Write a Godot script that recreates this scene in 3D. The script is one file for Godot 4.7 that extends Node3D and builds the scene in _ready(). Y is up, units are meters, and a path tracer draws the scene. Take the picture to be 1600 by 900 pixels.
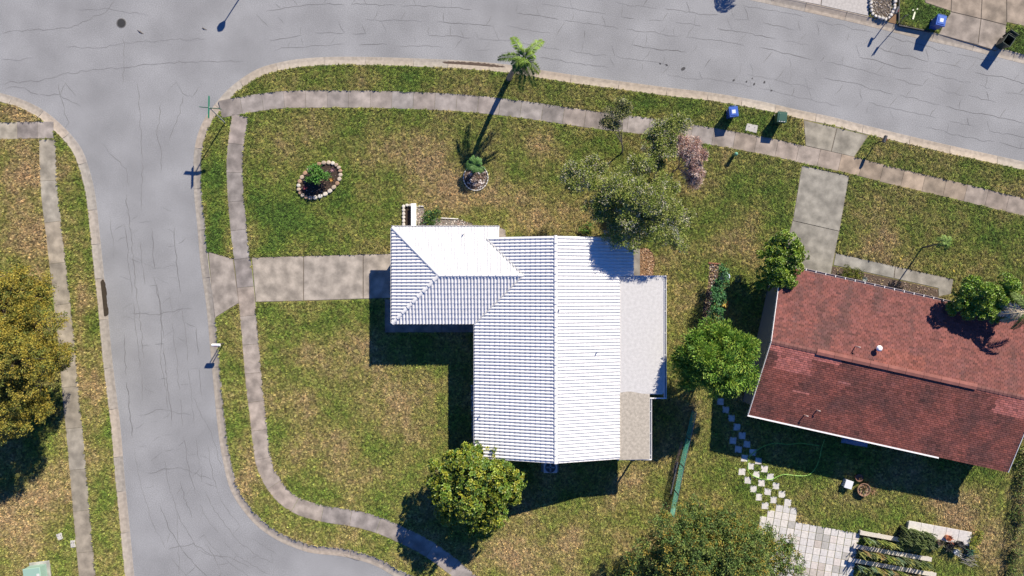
extends Node3D
# Suburban corner lot seen straight down from 50 m. Site plan: 21.6 plan units to the metre, origin under the camera.
const HGT := 50.0
const UPM := 21.6
var rng := RandomNumberGenerator.new()
var used := {}
var M := {}
var mask := PackedByteArray()
const MX0 := -42.0
const MZ0 := -26.0
const MC := 0.05
const MW := 1680
const MH := 1040

# ---------- plan to metres (lift: height above the lawn of the surveyed point) ----------
func P(px: float, py: float, lift := 0.0) -> Vector3:
	var k := (HGT - lift) / (HGT * UPM)
	return Vector3((px - 800.0) * k, lift, (py - 450.0) * k)
func Q(px: float, py: float, lift := 0.0) -> Vector2:
	var p := P(px, py, lift)
	return Vector2(p.x, p.z)
func plan(flat: Array) -> PackedVector2Array:
	var r := PackedVector2Array()
	for i in range(0, flat.size(), 2):
		r.append(Q(flat[i], flat[i + 1]))
	return r
func smooth(pts: PackedVector2Array, step: float) -> PackedVector2Array:
	var cu := Curve2D.new()
	cu.bake_interval = step
	for i in pts.size():
		var a: Vector2 = pts[maxi(i - 1, 0)]
		var b: Vector2 = pts[mini(i + 1, pts.size() - 1)]
		var d := (b - a) / 6.0
		var li := 1.0
		var lo := 1.0
		if i > 0 and i < pts.size() - 1:
			var l0: float = pts[i].distance_to(a)
			var l1: float = pts[i].distance_to(b)
			li = 2.0 * l0 / (l0 + l1)
			lo = 2.0 * l1 / (l0 + l1)
		cu.add_point(pts[i], -d * li, d * lo)
	var raw := cu.get_baked_points()
	# even spacing along the line
	var out := PackedVector2Array([raw[0]])
	var left := step
	for i in raw.size() - 1:
		var a := raw[i]
		var seg := a.distance_to(raw[i + 1])
		while seg >= left and seg > 1e-6:
			a = a.lerp(raw[i + 1], left / seg)
			out.append(a)
			seg = a.distance_to(raw[i + 1])
			left = step
		left -= seg
	out.append(raw[raw.size() - 1])
	return out
func shifted(pts: PackedVector2Array, d: float) -> PackedVector2Array:
	var r := PackedVector2Array()
	for i in pts.size():
		var t: Vector2 = (pts[mini(i + 1, pts.size() - 1)] - pts[maxi(i - 1, 0)]).normalized()
		r.append(pts[i] + Vector2(-t.y, t.x) * d)
	return r

# ---------- mesh building ----------
class MB:
	var v := PackedVector3Array()
	var n := PackedVector3Array()
	var c := PackedColorArray()
	var u := PackedVector2Array()
	var ix := PackedInt32Array()
	func face(a: Vector3, b: Vector3, d: Vector3, nn: Vector3, col: Color) -> void:
		var g := (b - a).cross(d - a)
		if g.length_squared() < 1e-14:
			return
		var k := v.size()
		v.append(a); v.append(b); v.append(d)
		n.append(nn); n.append(nn); n.append(nn)
		c.append(col); c.append(col); c.append(col)
		if g.dot(nn) > 0.0:
			ix.append(k); ix.append(k + 2); ix.append(k + 1)
		else:
			ix.append(k); ix.append(k + 1); ix.append(k + 2)
	func quadn(a: Vector3, b: Vector3, d: Vector3, e: Vector3, nn: Vector3, col: Color) -> void:
		var g := (d - a).cross(e - b)
		if g.length_squared() < 1e-14:
			return
		var k := v.size()
		v.append(a); v.append(b); v.append(d); v.append(e)
		for i in 4:
			n.append(nn); c.append(col)
		if g.dot(nn) > 0.0:
			for i in [0, 2, 1, 0, 3, 2]: ix.append(k + i)
		else:
			for i in [0, 1, 2, 0, 2, 3]: ix.append(k + i)
	func quad(a: Vector3, b: Vector3, d: Vector3, e: Vector3, away: Vector3, col: Color) -> void:
		var g := (d - a).cross(e - b).normalized()
		if g.dot((a + b + d + e) * 0.25 - away) < 0.0:
			g = -g
		quadn(a, b, d, e, g, col)
	func hexa(p: Array, col: Color) -> void:
		var m := Vector3.ZERO
		for q in p: m += q
		m /= 8.0
		quad(p[0], p[1], p[2], p[3], m, col)
		quad(p[4], p[5], p[6], p[7], m, col)
		for i in 4:
			var j := (i + 1) % 4
			quad(p[i], p[j], p[4 + j], p[4 + i], m, col)
	func box(xf: Transform3D, s: Vector3, col: Color, top := 1.0) -> void:
		var h := s * 0.5
		var p := []
		for y in [-1.0, 1.0]:
			var f := top if y > 0.0 else 1.0
			for q in [[-1, -1], [1, -1], [1, 1], [-1, 1]]:
				p.append(xf * Vector3(h.x * q[0] * f, h.y * y, h.z * q[1] * f))
		hexa(p, col)
	func bx(at: Vector3, s: Vector3, col: Color, yaw := 0.0, top := 1.0) -> void:
		box(Transform3D(Basis(Vector3.UP, yaw), at), s, col, top)
	# box with a chamfered upper rim
	func slab(xf: Transform3D, s: Vector3, ch: float, col: Color) -> void:
		box(xf * Transform3D(Basis(), Vector3(0, -ch * 0.5, 0)), Vector3(s.x, s.y - ch, s.z), col)
		var p := []
		for q in [[0.0, s.y * 0.5 - ch], [ch, s.y * 0.5]]:
			for w in [[-1, -1], [1, -1], [1, 1], [-1, 1]]:
				p.append(xf * Vector3((s.x * 0.5 - q[0]) * w[0], q[1], (s.z * 0.5 - q[0]) * w[1]))
		hexa(p, col)
	func bar(a: Vector3, b: Vector3, w: float, h: float, col: Color) -> void:
		var d := b - a
		var z := d.normalized()
		var up := Vector3.UP if absf(z.y) < 0.95 else Vector3.RIGHT
		var x := up.cross(z).normalized()
		box(Transform3D(Basis(x, z.cross(x), z), (a + b) * 0.5), Vector3(w, h, d.length()), col)
	func tube(pts: Array, rad: Array, seg: int, col: Color, caps := true) -> void:
		var k := v.size()
		var m := pts.size()
		var x := Vector3.ZERO
		for i in m:
			var t: Vector3 = (pts[mini(i + 1, m - 1)] - pts[maxi(i - 1, 0)]).normalized()
			if x == Vector3.ZERO:
				x = t.cross(Vector3.RIGHT if absf(t.x) < 0.8 else Vector3.FORWARD).normalized()
			x = (x - t * x.dot(t)).normalized()
			var y := t.cross(x)
			for j in seg:
				var a := TAU * j / seg
				var d := x * cos(a) + y * sin(a)
				v.append(pts[i] + d * rad[i]); n.append(d); c.append(col)
		for i in m - 1:
			for j in seg:
				var a := k + i * seg + j
				var b := k + i * seg + (j + 1) % seg
				for q in [a, b + seg, b, a, a + seg, b + seg]: ix.append(q)
		if caps:
			for e in [0, m - 1]:
				var nn: Vector3 = (pts[e] - pts[1 if e == 0 else m - 2]).normalized()
				for j in range(1, seg - 1):
					face(v[k + e * seg], v[k + e * seg + j], v[k + e * seg + j + 1], nn, col)
	func lathe(at: Vector3, prof: Array, seg: int, col: Color) -> void:
		for i in prof.size() - 1:
			var r0: float = prof[i][0]
			var r1: float = prof[i + 1][0]
			var y0: float = prof[i][1]
			var y1: float = prof[i + 1][1]
			for j in seg:
				var a := TAU * j / seg
				var b := TAU * (j + 1) / seg
				var p := at + Vector3(cos(a) * r0, y0, sin(a) * r0)
				var q := at + Vector3(cos(b) * r0, y0, sin(b) * r0)
				var r := at + Vector3(cos(b) * r1, y1, sin(b) * r1)
				var s := at + Vector3(cos(a) * r1, y1, sin(a) * r1)
				var mid := (a + b) * 0.5
				var nn := Vector3(cos(mid) * (y1 - y0), r0 - r1, sin(mid) * (y1 - y0))
				quadn(p, q, r, s, nn.normalized(), col)
	func prism(poly: PackedVector2Array, y0: float, y1: float, col: Color, sides := true) -> void:
		var t := Geometry2D.triangulate_polygon(poly)
		for i in range(0, t.size(), 3):
			face(Vector3(poly[t[i]].x, y1, poly[t[i]].y), Vector3(poly[t[i + 1]].x, y1, poly[t[i + 1]].y), Vector3(poly[t[i + 2]].x, y1, poly[t[i + 2]].y), Vector3.UP, col)
		if sides:
			var cw := Geometry2D.is_polygon_clockwise(poly)
			for i in poly.size():
				var a := poly[i]
				var b := poly[(i + 1) % poly.size()]
				var d := (b - a).normalized()
				var o := Vector2(d.y, -d.x) * (-1.0 if cw else 1.0)
				quadn(Vector3(a.x, y0, a.y), Vector3(b.x, y0, b.y), Vector3(b.x, y1, b.y), Vector3(a.x, y1, a.y), Vector3(o.x, 0, o.y), col)
	func leaf(p: Vector3, d: Vector3, s: Vector3, l: float, w: float, col: Color, fold := 0.25) -> void:
		# a folded diamond: base, two sides, tip
		var nn := s.cross(d).normalized()
		if nn.y < 0.0: nn = -nn
		var k := v.size()
		var mid := p + d * (l * 0.45)
		v.append(p); v.append(mid + s * (w * 0.5) + nn * (w * fold)); v.append(p + d * l - nn * (l * 0.12)); v.append(mid - s * (w * 0.5) + nn * (w * fold))
		n.append(nn); n.append((nn - s * fold).normalized()); n.append(nn); n.append((nn + s * fold).normalized())
		c.append(col); c.append(col); c.append(col); c.append(col)
		var up := (v[k + 1] - p).cross(v[k + 2] - p).dot(nn) > 0.0
		if up:
			ix.append(k); ix.append(k + 2); ix.append(k + 1); ix.append(k); ix.append(k + 3); ix.append(k + 2)
		else:
			ix.append(k); ix.append(k + 1); ix.append(k + 2); ix.append(k); ix.append(k + 2); ix.append(k + 3)
	func mesh(off := Vector3.ZERO) -> ArrayMesh:
		if off != Vector3.ZERO:
			for i in v.size(): v[i] -= off
		var a := []
		a.resize(Mesh.ARRAY_MAX)
		a[Mesh.ARRAY_VERTEX] = v
		a[Mesh.ARRAY_NORMAL] = n
		a[Mesh.ARRAY_COLOR] = c
		if u.size() == v.size():
			a[Mesh.ARRAY_TEX_UV] = u
		a[Mesh.ARRAY_INDEX] = ix
		var m := ArrayMesh.new()
		m.add_surface_from_arrays(Mesh.PRIMITIVE_TRIANGLES, a)
		return m

# ---------- scene tree helpers ----------
func numbered(called: String) -> String:
	var k: int = used.get(called, -1) + 1
	used[called] = k
	return called if k == 0 else "%s_%03d" % [called, k]
func tag(o: Node3D, label: String, category := "", group := "", kind := "") -> Node3D:
	if label: o.set_meta("label", label)
	if category: o.set_meta("category", category)
	if group: o.set_meta("group", group)
	if kind: o.set_meta("kind", kind)
	return o
func thing(called: String, label: String, category: String, at := Vector3.ZERO, yaw := 0.0, group := "") -> Node3D:
	var o := Node3D.new()
	o.name = numbered(called)
	add_child(o)
	o.position = at
	o.rotation.y = yaw
	tag(o, label, category, group)
	return o
func setting(called: String, label: String, mb = null, m: Material = null) -> Node3D:
	var o: Node3D
	if mb == null:
		o = Node3D.new()
	else:
		o = MeshInstance3D.new()
		o.mesh = mb.mesh()
		o.material_override = m
	o.name = numbered(called)
	add_child(o)
	return tag(o, label, "", "", "structure")
func part(called: String, mb: MB, m: Material, parent: Node3D, off := Vector3.ZERO, kind := "") -> MeshInstance3D:
	return partm(called, mb.mesh(off), m, parent, Vector3.ZERO, 0.0, kind)
func partm(called: String, me: Mesh, m: Material, parent: Node3D, at := Vector3.ZERO, yaw := 0.0, kind := "") -> MeshInstance3D:
	var o := MeshInstance3D.new()
	o.name = called
	o.mesh = me
	o.material_override = m
	parent.add_child(o, true)
	o.position = at
	o.rotation.y = yaw
	if kind: o.set_meta("kind", kind)
	return o

# ---------- materials ----------
func lin(r: float, g: float, b: float) -> Color:
	return Color(r, g, b)
func noise_tex(sz: int, freq: float, oct: int, lo: float, hi: float, seed_: int, kind := FastNoiseLite.TYPE_SIMPLEX_SMOOTH, mid := 0.5) -> NoiseTexture2D:
	var f := FastNoiseLite.new()
	f.noise_type = kind
	f.frequency = freq
	f.fractal_octaves = oct
	f.seed = seed_
	var t := NoiseTexture2D.new()
	t.width = sz
	t.height = sz
	t.seamless = true
	t.noise = f
	var g := Gradient.new()
	g.offsets = PackedFloat32Array([0.0, mid, 1.0])
	var m := (lo + hi) * 0.5
	g.colors = PackedColorArray([Color(lo, lo, lo), Color(m, m, m), Color(hi, hi, hi)])
	t.color_ramp = g
	return t
func mat(col: Color, rough := 0.85, tex: Texture2D = null, scale := 0.3, detail: Texture2D = null, dscale := 0.05, bump: Texture2D = null, bump_cm := 0.0, metal := 0.0) -> StandardMaterial3D:
	var m := StandardMaterial3D.new()
	m.albedo_color = col.linear_to_srgb()
	m.vertex_color_use_as_albedo = true
	m.roughness = rough
	m.metallic = metal
	if tex:
		m.albedo_texture = tex
		m.uv1_triplanar = true
		m.uv1_world_triplanar = true
		m.uv1_scale = Vector3.ONE * scale
	if detail:
		m.detail_enabled = true
		m.detail_blend_mode = BaseMaterial3D.BLEND_MODE_MUL
		m.detail_albedo = detail
		m.detail_uv_layer = BaseMaterial3D.DETAIL_UV_2
		m.uv2_triplanar = true
		m.uv2_world_triplanar = true
		m.uv2_scale = Vector3.ONE * dscale
	if bump:
		m.uv1_triplanar = true
		m.uv1_world_triplanar = true
		m.uv1_scale = Vector3.ONE * scale
		m.heightmap_enabled = true
		m.heightmap_texture = bump
		m.heightmap_scale = bump_cm
	return m
func vary(c: Color, amt: float, warm := 0.0) -> Color:
	var f := 1.0 + rng.randf_range(-amt, amt)
	var w := rng.randf_range(-warm, warm)
	return Color(c.r * f * (1.0 + w), c.g * f, c.b * f * (1.0 - w))

const NTH := ["first", "second", "third", "fourth", "fifth", "sixth", "seventh", "eighth", "ninth", "tenth", "eleventh", "twelfth", "thirteenth", "fourteenth", "fifteenth", "sixteenth", "seventeenth", "eighteenth", "nineteenth", "twentieth"]
# ---------- where no grass grows ----------
func mask_poly(poly: PackedVector2Array, val := 1, grow := 0.0) -> void:
	if grow != 0.0:
		var g := Geometry2D.offset_polygon(poly, grow)
		if g.size(): poly = g[0]
	var lo := poly[0]
	var hi := poly[0]
	for p in poly:
		lo = lo.min(p)
		hi = hi.max(p)
	var m := poly.size()
	for j in range(maxi(0, int((lo.y - MZ0) / MC)), mini(MH - 1, int((hi.y - MZ0) / MC) + 1) + 1):
		var z := MZ0 + (j + 0.5) * MC
		var xs := []
		for i in m:
			var a := poly[i]
			var b := poly[(i + 1) % m]
			if (a.y > z) != (b.y > z):
				xs.append(a.x + (z - a.y) / (b.y - a.y) * (b.x - a.x))
		xs.sort()
		for k in range(0, xs.size() - 1, 2):
			for i in range(maxi(0, ceili((xs[k] - MX0) / MC - 0.5)), mini(MW - 1, floori((xs[k + 1] - MX0) / MC - 0.5)) + 1):
				mask[j * MW + i] = val
func ellipse(c: Vector2, a: float, b: float, turn: float, seg := 32) -> PackedVector2Array:
	var r := PackedVector2Array()
	for i in seg:
		var t := TAU * i / seg
		r.append(c + Vector2(cos(t) * a, sin(t) * b).rotated(turn))
	return r

# ---------- strips along a line: kerbs, pavements ----------
func extrude(mb: MB, line: PackedVector2Array, i0: int, i1: int, prof: Array, side: float, gap: float, col: Color) -> void:
	var rows := []
	for i in range(i0, i1 + 1):
		var t: Vector2 = (line[mini(i + 1, line.size() - 1)] - line[maxi(i - 1, 0)]).normalized()
		var nn := Vector2(-t.y, t.x) * side
		var p := line[i]
		if i == i0: p += t * gap * 0.5
		if i == i1: p -= t * gap * 0.5
		var row := []
		for q in prof:
			var w: Vector2 = p + nn * q[0]
			row.append(Vector3(w.x, q[1], w.y))
		rows.append(row)
	var m := prof.size()
	for i in rows.size() - 1:
		var away := Vector3.ZERO
		for q in rows[i]: away += q
		away = away / m + Vector3(0, -0.4, 0)
		for j in m - 1:
			mb.quad(rows[i][j], rows[i][j + 1], rows[i + 1][j + 1], rows[i + 1][j], away, col)
	for e in [0, rows.size() - 1]:
		var o: Vector3 = rows[e][0] - rows[1 if e == 0 else rows.size() - 2][0]
		o.y = 0.0
		for j in range(1, m - 1):
			mb.face(rows[e][0], rows[e][j], rows[e][j + 1], o.normalized(), col)
func strip_poly(line: PackedVector2Array, a: float, b: float) -> PackedVector2Array:
	var l := shifted(line, a)
	var r := shifted(line, b)
	r.reverse()
	l.append_array(r)
	return l
const KERB := [[0.0, -0.14], [0.0, -0.087], [0.02, -0.082], [0.24, -0.076], [0.34, -0.058], [0.53, -0.012], [0.575, 0.01], [0.625, 0.014], [0.64, 0.006], [0.64, -0.1]]
func make_kerb(label: String, line: PackedVector2Array, side: float, tone: Color, per := 6) -> void:
	var root := setting("kerb", label)
	var i := 0
	while i < line.size() - 2:
		var e := mini(i + per + rng.randi_range(-1, 1), line.size() - 1)
		var mb := MB.new()
		extrude(mb, line, i, e, KERB, side, 0.022, vary(tone, 0.1, 0.035))
		part("kerb_segment", mb, M.kerb, root)
		i = e
func make_walk(label: String, line: PackedVector2Array, w: float, tones: Array, called := "sidewalk", per := 3) -> Node3D:
	var root := setting(called, label)
	var h := w * 0.5
	var prof := [[-h, -0.08], [-h, 0.014], [-h + 0.02, 0.022], [h - 0.02, 0.022], [h, 0.014], [h, -0.08]]
	var i := 0
	while i < line.size() - 1:
		var e := mini(i + per, line.size() - 1)
		if line.size() - 1 - e < 2: e = line.size() - 1
		var mb := MB.new()
		var tone: Color = tones[clampi(int(float(i) / line.size() * tones.size()), 0, tones.size() - 1)]
		extrude(mb, line, i, e, prof, 1.0, 0.018, vary(tone, 0.13, 0.03))
		part("slab", mb, M.conc, root)
		i = e
	mask_poly(strip_poly(line, -h - 0.01, h + 0.01))
	return root
func make_slabs(called: String, label: String, polys: Array, tone: Color, top := 0.026, m: Material = null) -> Node3D:
	var root := setting(called, label)
	var bed := MB.new()
	for q in polys:
		var poly: PackedVector2Array = plan(q)
		bed.prism(Geometry2D.offset_polygon(poly, 0.03)[0], -0.05, 0.008, Color(0.16, 0.13, 0.1))
		mask_poly(poly, 1, 0.08)
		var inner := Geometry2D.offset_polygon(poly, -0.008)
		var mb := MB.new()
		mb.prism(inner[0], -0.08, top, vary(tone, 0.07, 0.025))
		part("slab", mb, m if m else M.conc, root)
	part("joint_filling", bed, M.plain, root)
	return root
func flat_bed(called: String, label: String, poly: PackedVector2Array, y: float, m: Material) -> Node3D:
	var mb := MB.new()
	mb.prism(poly, -0.05, y, Color.WHITE)
	mask_poly(poly)
	return setting(called, label, mb, m)

var lawn_px := PackedColorArray()
const LW := 1280
const LH := 768
const LX := -45.0
const LZ := -27.0
const LM := 90.0 / 1280.0
func lawn_map() -> ImageTexture:
	# how dry the turf is: blobs surveyed on the plan (x, y, rx, ry, drier+ / greener-)
	var blobs := [
		[480, 330, 130, 75, -0.3], [450, 215, 90, 40, -0.06], [560, 215, 120, 22, 0.02], [640, 225, 90, 30, 0.16], [700, 275, 70, 55, 0.28], [790, 320, 60, 45, 0.34], [690, 320, 60, 30, 0.2],
		[870, 230, 60, 40, 0.16], [880, 350, 60, 30, 0.28], [640, 120, 340, 22, -0.16], [490, 118, 70, 14, 0.1], [585, 122, 40, 10, 0.08], [1010, 165, 230, 20, -0.2], [335, 310, 22, 120, -0.5], [430, 350, 40, 40, -0.12],
		[352, 560, 26, 60, 0.02], [380, 720, 30, 80, 0.1], [520, 840, 110, 20, 0.0], [540, 600, 130, 120, 0.1], [600, 650, 70, 50, 0.2], [470, 600, 50, 60, 0.12], [420, 480, 40, 30, -0.12], [560, 760, 110, 35, 0.02], [690, 700, 50, 50, 0.0],
		[880, 850, 130, 55, 0.26], [800, 880, 60, 40, 0.3], [1000, 770, 50, 60, 0.16], [1010, 700, 30, 60, 0.1], [1150, 300, 70, 90, -0.12], [1090, 330, 40, 70, 0.08], [1090, 430, 40, 60, 0.06], [1215, 275, 25, 25, -0.1], [1180, 330, 30, 60, 0.15], [1065, 480, 25, 60, 0.05],
		[1530, 370, 110, 50, -0.16], [1400, 365, 60, 45, 0.22], [1500, 400, 60, 25, 0.2], [1340, 360, 30, 50, -0.05], [1460, 255, 120, 22, -0.12], [1420, 240, 40, 20, 0.08], [1420, 780, 120, 40, 0.02], [1380, 800, 60, 30, -0.2], [1525, 830, 55, 70, 0.42], [1470, 790, 60, 30, 0.2], [1230, 730, 90, 60, -0.16], [1130, 700, 60, 60, 0.05], [1520, 740, 30, 20, -0.15], [1590, 850, 20, 60, -0.1],
		[35, 270, 45, 80, 0.5], [40, 380, 55, 50, 0.44], [20, 175, 40, 18, 0.24], [70, 222, 25, 12, -0.2], [45, 800, 70, 60, 0.42], [30, 850, 40, 50, 0.3], [85, 860, 35, 40, -0.32], [100, 700, 30, 60, 0.1], [125, 480, 14, 140, 0.4], [120, 300, 16, 60, 0.0], [165, 780, 20, 130, -0.1], [150, 620, 14, 60, 0.2], [15, 885, 30, 20, 0.2],
		[1450, 15, 60, 40, -0.4], [1600, 60, 50, 60, -0.45]]
	var gw := 160
	var gh := 96
	var grid := PackedFloat32Array()
	grid.resize(gw * gh)
	grid.fill(0.46)
	for b in blobs:
		var c := Q(b[0], b[1])
		var rx: float = b[2] / UPM
		var rz: float = b[3] / UPM
		for j in gh:
			var z := LZ + (j + 0.5) * 54.0 / gh
			var dz := (z - c.y) / rz
			if absf(dz) > 1.6: continue
			for i in gw:
				var dx := (LX + (i + 0.5) * 90.0 / gw - c.x) / rx
				var r := dx * dx + dz * dz
				if r < 2.5:
					grid[j * gw + i] += b[4] * exp(-r * 1.4)
	var n1 := FastNoiseLite.new()
	n1.seed = 3; n1.frequency = 0.22; n1.fractal_octaves = 3
	var n2 := FastNoiseLite.new()
	n2.seed = 8; n2.frequency = 1.5; n2.fractal_octaves = 3
	var n3 := FastNoiseLite.new()
	n3.seed = 9; n3.frequency = 4.0; n3.fractal_octaves = 2
	var lush := Color(0.088, 0.158, 0.024)
	var green := Color(0.158, 0.208, 0.036)
	var olive := Color(0.245, 0.232, 0.068)
	var tan_ := Color(0.355, 0.268, 0.130)
	var bare := Color(0.375, 0.262, 0.140)
	lawn_px.resize(LW * LH)
	var bytes := PackedByteArray()
	bytes.resize(LW * LH * 3)
	for j in LH:
		var z := LZ + j * LM
		var gj := clampf(float(j) / LH * gh - 0.5, 0.0, gh - 1.001)
		var j0 := int(gj)
		var fj := gj - j0
		for i in LW:
			var x := LX + i * LM
			var gi := clampf(float(i) / LW * gw - 0.5, 0.0, gw - 1.001)
			var i0 := int(gi)
			var fi := gi - i0
			var k := j0 * gw + i0
			var d := lerpf(lerpf(grid[k], grid[k + 1], fi), lerpf(grid[k + gw], grid[k + gw + 1], fi), fj)
			d += n1.get_noise_2d(x, z) * 0.46 + n2.get_noise_2d(x, z) * 0.22
			var c: Color
			if d < 0.25: c = lush.lerp(green, clampf(d / 0.25, 0.0, 1.0))
			elif d < 0.55: c = green.lerp(olive, (d - 0.25) / 0.3)
			elif d < 0.9: c = olive.lerp(tan_, (d - 0.55) / 0.35)
			else: c = tan_.lerp(bare, minf((d - 0.9) / 0.3, 1.0))
			c = c * (1.0 + n3.get_noise_2d(x, z) * 0.4) * rng.randf_range(0.62, 1.38)
			lawn_px[j * LW + i] = c
			var s := c.linear_to_srgb()
			var o := (j * LW + i) * 3
			bytes[o] = int(s.r * 255.0)
			bytes[o + 1] = int(s.g * 255.0)
			bytes[o + 2] = int(s.b * 255.0)
	return ImageTexture.create_from_image(Image.create_from_data(LW, LH, false, Image.FORMAT_RGB8, bytes))
func lawn_uv(mb: MB) -> void:
	mb.u.resize(mb.v.size())
	for i in mb.v.size():
		mb.u[i] = Vector2((mb.v[i].x - LX) / 90.0, (mb.v[i].z - LZ) / 54.0)

# a wandering line drawn as a thin dark ribbon on the asphalt
func crack(mb: MB, pts: PackedVector2Array, w: float, col: Color, jit := 0.05) -> void:
	var line := PackedVector2Array()
	for i in pts.size() - 1:
		var m := maxi(1, int(pts[i].distance_to(pts[i + 1]) / 0.3))
		for k in m:
			line.append(pts[i].lerp(pts[i + 1], float(k) / m) + Vector2(rng.randf_range(-jit, jit), rng.randf_range(-jit, jit)))
	line.append(pts[pts.size() - 1])
	var last_l := Vector3.ZERO
	var last_r := Vector3.ZERO
	for i in line.size():
		var t: Vector2 = (line[mini(i + 1, line.size() - 1)] - line[maxi(i - 1, 0)]).normalized()
		var ww := w * rng.randf_range(0.5, 1.3) * (0.3 if i == 0 or i == line.size() - 1 else 1.0)
		var o := Vector2(-t.y, t.x) * ww * 0.5
		var l := Vector3(line[i].x + o.x, -0.0855, line[i].y + o.y)
		var r := Vector3(line[i].x - o.x, -0.0855, line[i].y - o.y)
		if i > 0:
			mb.quadn(last_l, last_r, r, l, Vector3.UP, col)
		last_l = l
		last_r = r
func near(line: PackedVector2Array, px: float, py: float) -> int:
	var p := Q(px, py)
	var best := 0
	for i in line.size():
		if line[i].distance_squared_to(p) < line[best].distance_squared_to(p): best = i
	return best
func crack_grid(mb: MB, line: PackedVector2Array, offs: Array, side: float, step: float, i_from: int, i_to: int, dens: float) -> void:
	var rows := []
	for o in offs: rows.append(shifted(line, o * side))
	for k in rows.size():
		var i := i_from
		while i < i_to - 4:
			var run := rng.randi_range(4, 13)
			if rng.randf() < dens:
				var ps := PackedVector2Array()
				for q in range(i, mini(i + run, i_to), 2): ps.append(rows[k][q] + Vector2(rng.randf_range(-1, 1), rng.randf_range(-1, 1)) * 0.07)
				if ps.size() > 1: crack(mb, ps, rng.randf_range(0.016, 0.04), vary(Color(0.13, 0.13, 0.13), 0.25), 0.06)
			i += run
		if k + 1 < rows.size():
			i = i_from + rng.randi_range(0, 4)
			while i < i_to - 2:
				if rng.randf() < dens:
					var a: Vector2 = rows[k][i]
					var b: Vector2 = rows[k + 1][clampi(i + rng.randi_range(-1, 1), 0, line.size() - 1)]
					var f := rng.randf_range(0.5, 1.0)
					crack(mb, PackedVector2Array([a, a.lerp(b, 0.5 * f) + Vector2(rng.randf_range(-1, 1), rng.randf_range(-1, 1)) * 0.06, a.lerp(b, f)]), rng.randf_range(0.018, 0.04), vary(Color(0.135, 0.135, 0.135), 0.25), 0.05)
				i += rng.randi_range(int(1.0 / step), int(3.0 / step))

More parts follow.
